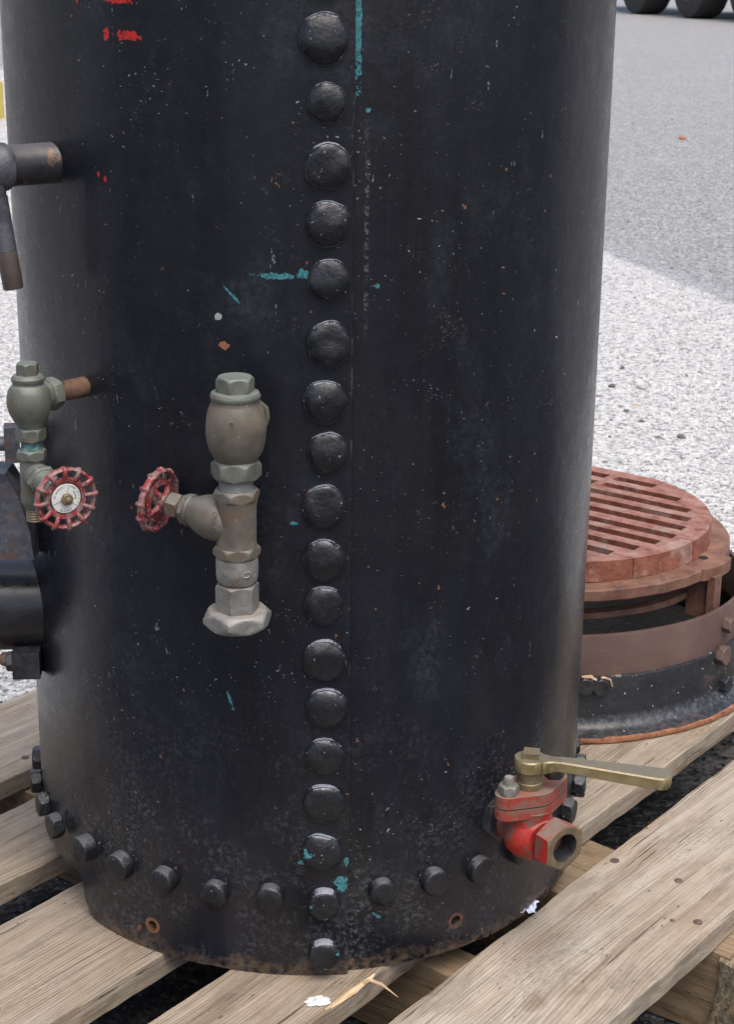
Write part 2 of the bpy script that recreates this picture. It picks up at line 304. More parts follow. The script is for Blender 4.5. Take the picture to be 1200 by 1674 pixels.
def mat_ground():
    m = N('gravelly_asphalt'); O = m.tc.outputs['Object']
    s = m.n('ShaderNodeSeparateXYZ', {0: O}); x, y = s.outputs[0], s.outputs[1]
    stone = m.n('ShaderNodeTexVoronoi', {'Scale': 150.0}); m.t.links.new(O, stone.inputs['Vector'])
    sc = m.n('ShaderNodeSeparateColor', {0: stone.outputs['Color']}).outputs[0]
    st2 = m.n('ShaderNodeTexVoronoi', {'Scale': 62.0}); m.t.links.new(m.map(O, loc=(1, 3, 0)), st2.inputs['Vector'])
    s2 = m.n('ShaderNodeSeparateColor', {0: st2.outputs['Color']}).outputs[1]
    n = m.noise(9, 6, .7); nn = m.noise(70, 5, .7); big = m.noise(.9, 5, .6); fn = m.noise(330, 4, .7)
    v = m.math('ADD', m.math('MULTIPLY', sc, .24), m.math('ADD', m.math('MULTIPLY', nn, .40), m.math('ADD', m.math('MULTIPLY', fn, .28), m.math('MULTIPLY', s2, .08))))
    v = m.math('MULTIPLY_ADD', m.math('SUBTRACT', v, .5), 1.5, .5)
    pale = m.cramp(v, [(.30, (.13, .13, .13)), (.41, (.36, .358, .35)), (.50, (.51, .505, .49)), (.64, (.64, .63, .605))])
    grey = m.cramp(v, [(.32, (.07, .071, .073)), (.43, (.20, .20, .20)), (.54, (.30, .30, .295)), (.68, (.50, .495, .48))])
    shaded_tar = m.cramp(v, [(.30, (.012, .012, .014)), (.48, (.032, .033, .037)), (.62, (.075, .077, .083)), (.78, (.20, .20, .21))])
    grey = m.mix(m.ramp(big, .5, .75, 0, .35), grey, (.36, .325, .30))
    grey = m.mix(m.ramp(n, .50, .75, 0, .4), grey, (.16, .165, .175))
    # joint between the pale concrete near the pallet and the greyer yard beyond
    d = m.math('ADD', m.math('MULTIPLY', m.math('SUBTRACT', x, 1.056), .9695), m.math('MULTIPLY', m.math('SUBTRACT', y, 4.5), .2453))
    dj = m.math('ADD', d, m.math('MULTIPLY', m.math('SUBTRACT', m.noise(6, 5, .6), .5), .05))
    dj = m.math('MAXIMUM', dj, m.math('SUBTRACT', m.math('MULTIPLY', m.math('ADD', x, 2.6), -1.0), m.math('MULTIPLY', m.noise(3, 4, .6), .2)))  # unseen left limit of the concrete added; greyer yard dims the boiler's reflection
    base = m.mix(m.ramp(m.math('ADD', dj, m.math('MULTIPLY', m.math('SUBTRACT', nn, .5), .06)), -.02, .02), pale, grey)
    jl = m.math('MULTIPLY', m.ramp(m.math('ABSOLUTE', m.math('SUBTRACT', dj, .05)), .07, .01), .22)
    base = m.mix(jl, base, (.40, .42, .46))
    # tarmac in front of the concrete, darkened for pallet shade and dark boiler reflections
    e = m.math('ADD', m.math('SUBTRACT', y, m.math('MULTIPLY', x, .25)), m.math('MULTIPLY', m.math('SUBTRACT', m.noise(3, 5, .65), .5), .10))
    base = m.mix(m.ramp(e, .34, .18), base, shaded_tar)
    m.P('Base Color', base); m.P('Roughness', m.ramp(nn, .3, .7, .55, .85)); m.P('Specular IOR Level', .5)
    b = m.bump(nn, .9, .009); b = m.bump(stone.outputs['Distance'], .6, -.0035, b); m.bump(fn, .5, .0015, b)
    return m.m
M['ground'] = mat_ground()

def mat_drum():
    m = N('black_painted_angle_ring'); O = m.tc.outputs['Object']; s = m.n('ShaderNodeSeparateXYZ', {0: O}); z = s.outputs[2]
    n = m.noise(24, 6, .7); f_ = m.noise(160, 5, .7)
    base = m.mix(m.ramp(n, .35, .7), (.008, .0085, .011), (.02, .021, .025))
    zz = m.math('ADD', z, m.math('MULTIPLY', m.math('SUBTRACT', n, .5), .012))
    base = m.mix(m.math('MULTIPLY', m.ramp(m.math('ABSOLUTE', m.math('SUBTRACT', zz, .019)), .009, .003), m.ramp(f_, .42, .68, .05, .6)), base, (.13, .14, .165))
    base = m.mix(m.math('MULTIPLY', m.ramp(m.up(), .3, .9), m.ramp(f_, .45, .7, .0, .5)), base, (.11, .12, .14))
    base = m.mix(m.math('MULTIPLY', m.ramp(m.up(), .3, .9), m.ramp(m.noise(30, 4, .7), .60, .66)), base, (.42, .40, .36))
    sp = specks(m, O, 170, .17, .5, 8, .42, .6); base = m.mix(sp, base, (.35, .36, .38))
    base = m.mix(m.math('MULTIPLY', m.ramp(n, .58, .66), .55), base, (.10, .06, .045))
    m.P('Base Color', base); m.P('Roughness', m.ramp(n, .3, .7, .3, .5)); b = m.bump(n, .4, .003); m.bump(f_, .4, .0008, b)
    return m.m
M['drum'] = mat_drum()

# ------------------------------------------------------------------ mesh helpers
def obj(name, me, mat=None, parent=None, loc=None, mw=None):
    if isinstance(me, bmesh.types.BMesh):
        b = me; me = bpy.data.meshes.new(name); b.to_mesh(me); b.free()
    o = bpy.data.objects.new(name, me); COL.objects.link(o)
    if mat: me.materials.clear(); me.materials.append(mat)
    if mw is not None: o.matrix_world = mw
    if loc is not None: o.location = loc
    if parent is not None: o.parent = parent
    return o
def smooth(me, ang=35):
    me.shade_smooth(); me.set_sharp_from_angle(angle=R(ang)); return me
def M_(b, name='mesh', ang=35):
    bmesh.ops.recalc_face_normals(b, faces=b.faces)
    me = bpy.data.meshes.new(name); b.to_mesh(me); b.free(); smooth(me, ang); return me
def empty(name, loc=(0, 0, 0), parent=None):
    o = bpy.data.objects.new(name, None); o.empty_display_size = .05; COL.objects.link(o); o.location = loc
    if parent is not None: o.parent = parent
    return o
def tag(o, label, cat=None, group=None, kind=None):
    if label: o['label'] = label
    if cat: o['category'] = cat
    if group: o['group'] = group
    if kind: o['kind'] = kind
    return o
def basis(z, up=(0, 0, 1)):
    z = Vector(z).normalized(); u = Vector(up)
    if abs(z.dot(u)) > .98: u = Vector((0, 1, 0))
    x = u.cross(z).normalized(); y = z.cross(x); return Matrix((x, y, z)).transposed().to_4x4()
def place(p, z, up=(0, 0, 1), roll=0): return Matrix.Translation(p) @ basis(z, up) @ Matrix.Rotation(roll, 4, 'Z')
def lathe(prof, seg=40, b=None, T=None, cap=True, poly=None):
    """prof: (r, z) pairs; poly=(n, roundness) turns rings into n-gons where a third value is 1"""
    b = b or bmesh.new(); rings = []
    for p in prof:
        r, z = p[0], p[1]; n = p[2] if len(p) > 2 else 0; ring = []
        for i in range(seg):
            a = 2 * pi * i / seg; rr = r
            if n:
                k = abs(n); aa = (a % (2 * pi / k)) - pi / k
                rr = r * cos(pi / k) / cos(aa)
                if n < 0: rr = min(rr, r * cos(pi / k) * 1.0 + .0)
                rr = min(rr, r * .985)
            ring.append(b.verts.new((rr * cos(a), rr * sin(a), z)))
        rings.append(ring)
    for a, c in zip(rings, rings[1:]):
        for i in range(seg):
            j = (i + 1) % seg; b.faces.new((a[i], a[j], c[j], c[i]))
    if cap:
        b.faces.new(rings[0][::-1]); b.faces.new(rings[-1])
    if T is not None: bmesh.ops.transform(b, matrix=T, verts=[v for r in rings for v in r])
    return b
def hexnut(r, h, hole=0, n=6, ch=.18, seg=48, z0=0):
    """a chamfered n-sided nut: the chamfer cone cuts the corners, leaving arc edges on the flats"""
    b = bmesh.new(); rings = []
    c = cos(pi / n); k = ch * r
    zs = [0, .15, .3, .6, 1]
    prof = [(c * r * .93, 0, 1)]
    for t in (0, .25, .5, .75, 1): prof.append((c * r * .95 + (r - c * r * .95) * t, k * t * .75, 2))
    prof2 = [(p[0], h - p[1], p[2]) for p in prof[::-1]]
    for r_, z, f_ in prof + prof2:
        ring = []
        for i in range(seg):
            a = 2 * pi * i / seg; aa = (a % (2 * pi / n)) - pi / n; lim = r * c / cos(aa)
            rr = min(r_, lim); ring.append(b.verts.new((rr * cos(a), rr * sin(a), z + z0)))
        rings.append(ring)
    for A, B in zip(rings, rings[1:]):
        for i in range(seg):
            j = (i + 1) % seg; b.faces.new((A[i], A[j], B[j], B[i]))
    if hole:
        depth = hole[1]; hr = hole[0]; inner = []
        z = h + z0; rr = hr; steps = [(hr * 1.08, z)]; t = 0
        nth = 9
        for q in range(nth):
            steps.append((hr * (1.0 if q % 2 else 1.055), z - .001 - q * depth / nth))
        prev = rings[-1]
        for r_, zz in steps:
            ring = [b.verts.new((r_ * cos(2 * pi * i / seg), r_ * sin(2 * pi * i / seg), zz)) for i in range(seg)]
            for i in range(seg):
                j = (i + 1) % seg; b.faces.new((prev[i], prev[j], ring[j], ring[i]))
            prev = ring
        b.faces.new(prev); b.faces.new(rings[0][::-1])
    else:
        b.faces.new(rings[0][::-1]); b.faces.new(rings[-1])
    return b
def torus(b, r, rr, T=None, seg=36, s2=10, sq=1.0, wob=0, wn=12):
    vs = []
    for i in range(seg):
        a = 2 * pi * i / seg; row = []; R_ = r + wob * cos(wn * a)
        for j in range(s2):
            t = 2 * pi * j / s2; row.append(b.verts.new(((R_ + rr * cos(t)) * cos(a), (R_ + rr * cos(t)) * sin(a), rr * sq * sin(t))))
        vs.append(row)
    for i in range(seg):
        for j in range(s2):
            i2 = (i + 1) % seg; j2 = (j + 1) % s2; b.faces.new((vs[i][j], vs[i2][j], vs[i2][j2], vs[i][j2]))
    if T is not None: bmesh.ops.transform(b, matrix=T, verts=[v for r_ in vs for v in r_])
    return b
def tube(b, pts, rad, seg=12, cap=True):
    pts = [Vector(p) for p in pts]; rad = rad if isinstance(rad, (list, tuple)) else [rad] * len(pts); rings = []
    x = None
    for i, p in enumerate(pts):
        t = (pts[min(i + 1, len(pts) - 1)] - pts[max(i - 1, 0)]).normalized()
        if x is None: x = t.orthogonal().normalized()
        x = (x - t * x.dot(t)).normalized(); y = t.cross(x)
        rings.append([b.verts.new(p + (x * cos(2 * pi * k / seg) + y * sin(2 * pi * k / seg)) * rad[i]) for k in range(seg)])
    for A, B in zip(rings, rings[1:]):
        for k in range(seg):
            j = (k + 1) % seg; b.faces.new((A[k], A[j], B[j], B[k]))
    if cap: b.faces.new(rings[0][::-1]); b.faces.new(rings[-1])
    return b
def box(b, x0, x1, y0, y1, z0, z1, T=None):
    v = [b.verts.new(p) for p in ((x0, y0, z0), (x1, y0, z0), (x1, y1, z0), (x0, y1, z0), (x0, y0, z1), (x1, y0, z1), (x1, y1, z1), (x0, y1, z1))]
    for f_ in ((3, 2, 1, 0), (4, 5, 6, 7), (0, 1, 5, 4), (1, 2, 6, 5), (2, 3, 7, 6), (3, 0, 4, 7)): b.faces.new([v[i] for i in f_])
    if T is not None: bmesh.ops.transform(b, matrix=T, verts=v)
    return b
def prism(b, pts, z0, z1, T=None):
    lo = [b.verts.new((x, y, z0)) for x, y in pts]; hi = [b.verts.new((x, y, z1)) for x, y in pts]; n = len(pts)
    b.faces.new(lo[::-1]); b.faces.new(hi)
    for i in range(n): j = (i + 1) % n; b.faces.new((lo[i], lo[j], hi[j], hi[i]))
    if T is not None: bmesh.ops.transform(b, matrix=T, verts=lo + hi)
    return b
def bev(b, w, seg=2, ang=30):
    es = [e for e in b.edges if len(e.link_faces) == 2 and e.calc_face_angle(0) > R(ang)]
    bmesh.ops.bevel(b, geom=es, offset=w, segments=seg, affect='EDGES', profile=.6, clamp_overlap=True); return b
def rough(b, amp, sc, seed=0):
    for v in b.verts:
        q = v.co * sc + Vector((seed, seed * 2.1, seed * .7)); v.co += Vector((noise.noise(q), noise.noise(q + Vector((50, 0, 0))), noise.noise(q + Vector((0, 50, 0))))) * amp
    return b
def text_mesh(s, size, depth=0.0):
    c = bpy.data.curves.new('t', 'FONT'); c.body = s; c.size = size; c.extrude = depth; c.align_x = 'CENTER'; c.align_y = 'CENTER'; c.resolution_u = 2
    o = bpy.data.objects.new('t', c); COL.objects.link(o); bpy.context.view_layer.update()
    me = bpy.data.meshes.new_from_object(o.evaluated_get(bpy.context.evaluated_depsgraph_get())); bpy.data.objects.remove(o); bpy.data.curves.remove(c); return me
def ringprof(prof, seg=128):
    b = bmesh.new(); rows = []
    for i in range(seg):
        a = 2 * pi * i / seg; rows.append([b.verts.new((p[0] * cos(a), p[0] * sin(a), p[1])) for p in prof])
    n = len(prof)
    for i in range(seg):
        for j in range(n): i2 = (i + 1) % seg; j2 = (j + 1) % n; b.faces.new((rows[i][j], rows[i2][j], rows[i2][j2], rows[i][j2]))
    return b
def az(a, r, z): return Vector((r * sin(R(a)), -r * cos(R(a)), z))
def azn(a): return Vector((sin(R(a)), -cos(R(a)), 0))

# ------------------------------------------------------------------ ground
b = bmesh.new(); n_ = 1
vs = [b.verts.new(p) for p in ((-300, -60, 0), (300, -60, 0), (300, 500, 0), (-300, 500, 0))]; b.faces.new(vs)
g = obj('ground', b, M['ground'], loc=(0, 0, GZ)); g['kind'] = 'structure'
g['label'] = 'gravelly yard surface, pale concrete and grey asphalt'

# ------------------------------------------------------------------ pallet
PHI = .8761
pallet = empty('wooden_pallet', (0, 0, GZ)); tag(pallet, 'weathered grey timber pallet of wide spaced boards under the black boiler', 'pallet')
PR = Matrix.Translation((0, 0, -GZ)) @ Matrix.Rotation(PHI, 4, 'Z')   # pallet-local: x along boards, y across, z up from the board tops
def board(name, d0, d1, n0, n1, z0, z1, mat, seed, wane=.0048, parent=pallet, cham=.0018, axis='x', rag=0):
    """an uneven sawn board; the object's x axis runs along the grain"""
    L = d1 - d0; Wd = n1 - n0; H = z1 - z0; nx = max(8, int(L / .012)); ny = 10; b = bmesh.new()
    rnd = random.Random(seed)
    # cross-section loop (y,z)
    sec = []
    for i in range(ny + 1): sec.append((-Wd / 2 + cham + (Wd - 2 * cham) * i / ny, H / 2))
    for t in (.0, .5, 1.0): sec.append((Wd / 2, H / 2 - cham - (H - 2 * cham) * t))
    for i in range(3): sec.append((Wd / 2 - cham - (Wd - 2 * cham) * i / 2, -H / 2))
    for t in (0, .5, 1.0): sec.append((-Wd / 2, -H / 2 + cham + (H - 2 * cham) * t))
    rows = []
    for i in range(nx + 1):
        x = -L / 2 + L * i / nx; row = []
        for (y, z) in sec:
            s_ = 1 if y > 0 else -1; e = abs(abs(y) - Wd / 2) < cham * 1.5
            yy, zz = y, z
            if e:
                yy += (noise.noise(Vector((x * 5, s_ * 7 + seed, 1))) * wane + noise.noise(Vector((x * 38, s_ * 9 + seed, z * 30))) * wane * .35)
                if z > 0: zz -= max(0, noise.noise(Vector((x * 13, s_ * 3 + seed, 4)))) * wane * .9
            zz += noise.noise(Vector((x * 3, y * 12, seed))) * .0008
            xx = x
            if i in (0, nx): xx += noise.noise(Vector((y * 60, z * 60, seed + i))) * .002
            row.append(b.verts.new((xx, yy, zz)))
        rows.append(row)
    k = len(sec)
    for A, B in zip(rows, rows[1:]):
        for i in range(k): j = (i + 1) % k; b.faces.new((A[j], A[i], B[i], B[j]))
    b.faces.new(rows[0]); b.faces.new(rows[-1][::-1])
    me = M_(b, name, 40)
    T = PR @ Matrix.Translation(((d0 + d1) / 2, (n0 + n1) / 2, (z0 + z1) / 2))
    if axis == 'y': T = PR @ Matrix.Translation(((n0 + n1) / 2, (d0 + d1) / 2, (z0 + z1) / 2)) @ Matrix.Rotation(pi / 2, 4, 'Z')
    return obj(name, me, mat, parent, mw=T)
P3 = board('board', -.52, .90, -.435, -.2825, -.026, 0, M['wood_g'], 3, .0034); P3['label'] = 'wide pale front board with nail heads'
P2 = board('board', -.50, .88, -.2285, -.1185, -.026, -.0006, M['wood_w'], 5); P2['label'] = 'narrower board running under the boiler and the rusty ring'
P1 = board('board', -.51, .89, -.052, .1055, -.027, -.0004, M['wood'], 8); P1['label'] = 'wide grey board under the left side of the boiler'
P5 = board('board', -.50, .88, .163, .277, -.026, -.0008, M['wood'], 12)
P6 = board('board', -.53, .88, .335, .500, -.025, -.0006, M['wood_g'], 17, .004)
for k, (d0, d1, sd_) in enumerate(((-.49, -.39, 21), (-.105, -.060, 23), (.09, .2065, 25), (.74, .84, 29))):
    o = board('bearer', -.445 if k != 2 else -.452, .505, d0, d1, GZ + .001, -.0272, M['wood_b'], sd_, .006, axis='y')
b = bmesh.new(); box(b, .085, .330, -.520, -.4455, GZ + .001, -.0300); bmesh.ops.subdivide_edges(b, edges=b.edges[:], cuts=14, use_grid_fill=True)
for v in b.verts:
    q = Vector((v.co.x * 18, v.co.y * 40, v.co.z * 26)); v.co.y += .011 * noise.noise(q) + .004 * noise.noise(q * 3.1); v.co.z += .003 * noise.noise(q * 1.7) - max(0, -.4455 - v.co.y) * .22
o = obj('split_bearer_end', M_(b, 'split_bearer_end', 50), M['bark'], pallet); o.matrix_world = PR; o['label'] = 'rough torn mossy timber bearer at the front right'
# nails
def nail(p, r, lift, mat, dn=None):
    b = lathe([(r, -.001), (r, .0006 + lift), (r * .7, .0012 + lift)], 14); rough(b, .0004, 300, r * 1e4)
    o = obj('nail_head', M_(b, 'nail_head'), mat, P3)
    o.matrix_parent_inverse = Matrix.Identity(4)
    loc = P3.matrix_world if False else None
    return o
P3M = PR @ Matrix.Translation(((-.52 + .90) / 2, (-.435 - .2825) / 2, -.013))
for (d, n, r, mt) in ((.140, -.295, .0048, 'brn_pipe'), (.146, -.366, .0042, 'rustnut'), (.088, -.418, .0046, 'rustnut'), (.075, -.397, .0022, 'rustnut'), (-.44, -.31, .0045, 'rustnut'), (.79, -.40, .0045, 'rustnut'), (.78, -.31, .0045, 'rustnut')):
    o = nail(None, r, .0002, M[mt]); o.location = (d - .19, n + .35875, .0128)
for bo, bd0, bd1, bn0, bn1, sites in ((P1, -.51, .89, -.052, .1055, ((-.435, .0), (-.43, .07), (-.085, -.03), (.79, .03))), (P5, -.50, .88, .163, .277, ((-.44, .2), (-.08, .25))),
                                      (P6, -.53, .88, .335, .500, ((-.44, .37), (-.085, .36), (-.08, .46))), (P2, -.50, .88, -.2285, -.1185, ((-.44, -.15), (.785, -.20)))):
    for i_, (d, n) in enumerate(sites):
        b = lathe([(.0044, -.001), (.0044, .0007), (.0030, .0012)], 14); rough(b, .0004, 300, d * 31)
        o = obj('nail_head', M_(b, 'nail_head'), M['rustnut' if i_ % 2 else 'brn_pipe'], bo); o.location = (d - (bd0 + bd1) / 2, n - (bn0 + bn1) / 2, .0128)
# loose splinter and split edge on the middle board
sp_ = bmesh.new()
pts = [(-.105 + i * .013, 0, 0) for i in range(9)]
rows = []
for i in range(17):
    t = i / 16; x = -.036 + .072 * t; w_ = .0030 * sin(pi * t) ** .6 * (1 + .5 * noise.noise(Vector((x * 120, 0, 3)))) + .0003
    rows.append([sp_.verts.new(q) for q in ((x, -w_, -w_ * .5), (x, w_ * .9, .0), (x, w_ * .2, .0012 + w_ * .1))])
for A, B in zip(rows, rows[1:]):
    for i in range(3): j = (i + 1) % 3; sp_.faces.new((A[i], A[j], B[j], B[i]))
sp_.faces.new(rows[0]); sp_.faces.new(rows[-1][::-1])
o = obj('split_edge', M_(sp_, 'split_edge'), M['split'], P2); o.location = (-.215 - .19, -.0535, .0122); o['label'] = 'pale freshly split strip along the board edge'
sp_ = bmesh.new(); tube(sp_, [(0, 0, 0), (.006, -.003, .004), (.016, -.011, .0035), (.030, -.019, -.006)], [.0003, .0016, .0013, .0002], 5)
sp_.verts.ensure_lookup_table()
o = obj('splinter', M_(sp_, 'splinter', 20), M['split'], P2); o.location = (-.198 - .19, -.0535, .0135)
o.rotation_euler = (0, 0, -.75)

# ------------------------------------------------------------------ boiler
boiler = empty('riveted_boiler', (0, 0, 0)); tag(boiler, 'tall black riveted vertical boiler with valves standing on the pallet', 'boiler')
def shell():
    b = bmesh.new(); uvl = b.loops.layers.uv.new('UV')
    seam = 6.9; A = []
    a = seam + .001
    steps = 300
    for i in range(steps + 1): A.append(seam + 360 * i / steps)
    def outer(t):     # t: degrees travelled anticlockwise from the seam's right side; reaches the proud plate at t=360
        back = 360 - t
        return BR + (.0062 * (1 - min(1, back / 75.0)) if back < 75 else 0)
    zs = [0, .0012, .004, .01, .02, .03] + [.04 + i * .02 for i in range(58)] + [1.2, 1.23, 1.24]
    H = zs[-1]
    cols = []
    def zlow(a):
        a = ((a + 180) % 360) - 180
        if -180 < a < -51.3:
            t = min(1, (-51.3 - a) / 3.0); return .037 + .003 * sin(a)  if t >= .2 else .030
        if -52.2 < a < -46: return .0215 * max(0, (-46 - a) / 6.2) ** 2.2
        return 0
    def ring(a, r, inner=False):
        col = []; zl = zlow(a)
        for z in zs:
            zz = zl + z * (H - zl) / H if zl else z
            rr = r; zf = z
            if not inner:
                rr += noise.noise(Vector((sin(R(a)) * 3, cos(R(a)) * 3, z * 3.2))) * .0011
                if z < .002: rr -= .0008
            if z < .02: zz += noise.noise(Vector((a * .25, inner * 5, 2))) * .0012
            if z > 1.19: rr -= (z - 1.19) ** 1.6 * 2.2
            col.append(b.verts.new((rr * sin(R(a)), -rr * cos(R(a)), zz)))
        return col
    outc = []; 
    def addq(c0, c1, u0, u1, flip=False):
        for k in range(len(zs) - 1):
            q = (c0[k], c1[k], c1[k + 1], c0[k + 1]); uv = ((u0, c0[k].co.z), (u1, c1[k].co.z), (u1, c1[k + 1].co.z), (u0, c0[k + 1].co.z))
            if flip: q = q[::-1]; uv = uv[::-1]
            f_ = b.faces.new(q)
            for l, t in zip(f_.loops, uv): l[uvl].uv = t
    U = lambda a: (a if a <= 180 else a - 360) * pi / 180 * BR
    inn = [ring(a, BR - .011, True) for a in A[:-1]]
    for i, a in enumerate(A): outc.append(ring(a, outer(a - seam)))
    for i in range(steps):
        u0 = U(A[i]); u1 = u0 + 2 * pi / steps * BR; addq(outc[i], outc[i + 1], u0, u1)
        addq(inn[i], inn[(i + 1) % steps], u0, u1, True)
    us = U(seam)
    c2 = []        # small chamfer at the lap edge, then the step face
    for v in outc[-1]:
        d = Vector((v.co.x, v.co.y, 0)).normalized(); t = Vector((-d.y, d.x, 0)); c2.append(b.verts.new(v.co - d * .0010 + t * .0007))
    addq(outc[-1], c2, us, us + .0007)
    addq(c2, outc[0], us + .0007, us + .001)
    for i in range(steps):
        q = (outc[i][0], inn[i][0], inn[(i + 1) % steps][0], outc[i + 1][0]); f_ = b.faces.new(q)
        for l in f_.loops: l[uvl].uv = (U(A[i]), .004)
        b.faces.new((outc[i][-1], outc[i + 1][-1], inn[(i + 1) % steps][-1], inn[i][-1]))
    me = bpy.data.meshes.new('shell'); b.to_mesh(me); b.free()
    o = obj('shell', me, M['boiler'], boiler)
    # real drilled holes
    for aa, z, r in ((-31.3, .027, .0047), (29.2, .031, .0050)):
        cb = lathe([(r, -.03), (r, .03)], 24); cme = bpy.data.meshes.new('c'); bmesh.ops.recalc_face_normals(cb, faces=cb.faces); cb.to_mesh(cme); cb.free()
        co = bpy.data.objects.new('c', cme); COL.objects.link(co); co.matrix_world = place(az(aa, .28, z), azn(aa))
        md = o.modifiers.new('h', 'BOOLEAN'); md.operation = 'DIFFERENCE'; md.solver = 'FAST'; md.object = co
        bpy.context.view_layer.update()
        nm = bpy.data.meshes.new_from_object(o.evaluated_get(bpy.context.evaluated_depsgraph_get()))
        o.modifiers.clear(); bpy.data.objects.remove(co); o.data = nm
    smooth(o.data, 28); o.data.name = 'shell'; return o
shell_o = shell()
# inner fire-box plate so the shell is not hollow to the sky
b = lathe([(BR - .0115, .06), (BR - .0115, .066)], 60); obj('tube_plate', M_(b), M['dark'], boiler)
b = lathe([(BR - .0115, 1.2), (.05, 1.26)], 60); obj('top_plate', M_(b), M['boiler'], boiler)

def rivet_mesh(seed, r=.0185, h=.0125, edge=.0022):
    b = bmesh.new(); prof = [(r * 1.0, -.003), (r, edge * .6), (r * .985, edge), (r * .94, edge)]
    for i in range(1, 9):
        t = i / 9 * pi / 2; prof.append((r * .93 * cos(t) ** .85, edge + (h - edge) * sin(t)))
    prof.append((.0006, h))
    lathe(prof, 36, b)
    for v in b.verts:
        if v.co.z > 0:
            q = v.co * 75 + Vector((seed * 9, 0, 0)); k = 1 + .15 * noise.noise(q * .7) + .04 * noise.noise(q * 2.5); v.co.x *= k; v.co.y *= k; v.co.z *= 1 + .26 * noise.noise(q * .8 + Vector((9, 9, seed)))
    return M_(b, 'rivet', 40)
RV = [rivet_mesh(i, .0181 + .0006 * ((i * 7) % 3 - 1), (.0086 + .001 * ((i * 5) % 3 - 1)), .0030 + .0008 * (i % 3)) for i in range(6)]
def plug_mesh(seed, r, h, hexa=False):
    if hexa:
        b = hexnut(r, h, ch=.25)
    else:
        b = bmesh.new(); prof = [(r, -.004), (r, h * .78), (r * .97, h * .9), (r * .86, h), (r * .4, h * 1.02), (.0006, h * 1.03)]
        lathe(prof, 30, b)
    for v in b.verts:
        q = v.co * 90 + Vector((seed * 5, 0, 0)); k = 1 + .05 * noise.noise(q); v.co.x *= k; v.co.y *= k; v.co.z *= 1 + .06 * noise.noise(q + Vector((4, 4, 4)))
    return M_(b, 'bolt_head', 40)
BM = [plug_mesh(i, .0130 + .0004 * (i % 3 - 1), (.0105 + .001 * (i % 2))) for i in range(4)]
HM = [plug_mesh(i + 9, .0128, .0118, True) for i in range(2)]
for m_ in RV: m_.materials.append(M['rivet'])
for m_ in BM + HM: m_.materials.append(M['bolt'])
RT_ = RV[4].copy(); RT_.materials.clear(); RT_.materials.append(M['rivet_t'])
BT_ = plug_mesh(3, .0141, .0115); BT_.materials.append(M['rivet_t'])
rz = [(2.2, .8298), (2.5, .7814), (2.8, .7336), (2.8, .6882), (3.0, .6428), (3.0, .5909), (2.5, .5419), (3.0, .4992), (2.4, .4525), (2.4, .4048), (2.4, .3639), (2.4, .3143), (2.8, .2694), (2.5, .222), (2.3, .1766), (2.0, .128), (2.5, .0776), (2.5, .0249)]
rz = [(2.4, .8298 + .048 * k) for k in (5, 4, 3, 2, 1)] + rz
for i, (a, z) in enumerate(rz):
    last = i >= len(rz) - 2
    me = BT_ if last else (RT_ if i == len(rz) - 3 else RV[(i * 5) % 6])
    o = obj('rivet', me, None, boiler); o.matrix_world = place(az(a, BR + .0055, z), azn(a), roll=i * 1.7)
    if i == 5: o.scale = (1.08, 1.08, 1.05)
    if i == 6: o.scale = (.92, .9, 1)
for i in range(35):
    a = 13.4 + 10.286 * i; a = ((a + 180) % 360) - 180
    if abs(a - 2.5) < 3 or abs(a - 3) < 4: continue
    hx = a < -55 or a > 60
    me = HM[i % 2] if hx else BM[i % 4]
    o = obj('bolt_head', me, None, boiler); o.matrix_world = place(az(a, BR + (.0045 if -60 < a < 6 else .0), .0812 + .0015 * sin(i * 2.3)), azn(a), roll=i * 1.3)

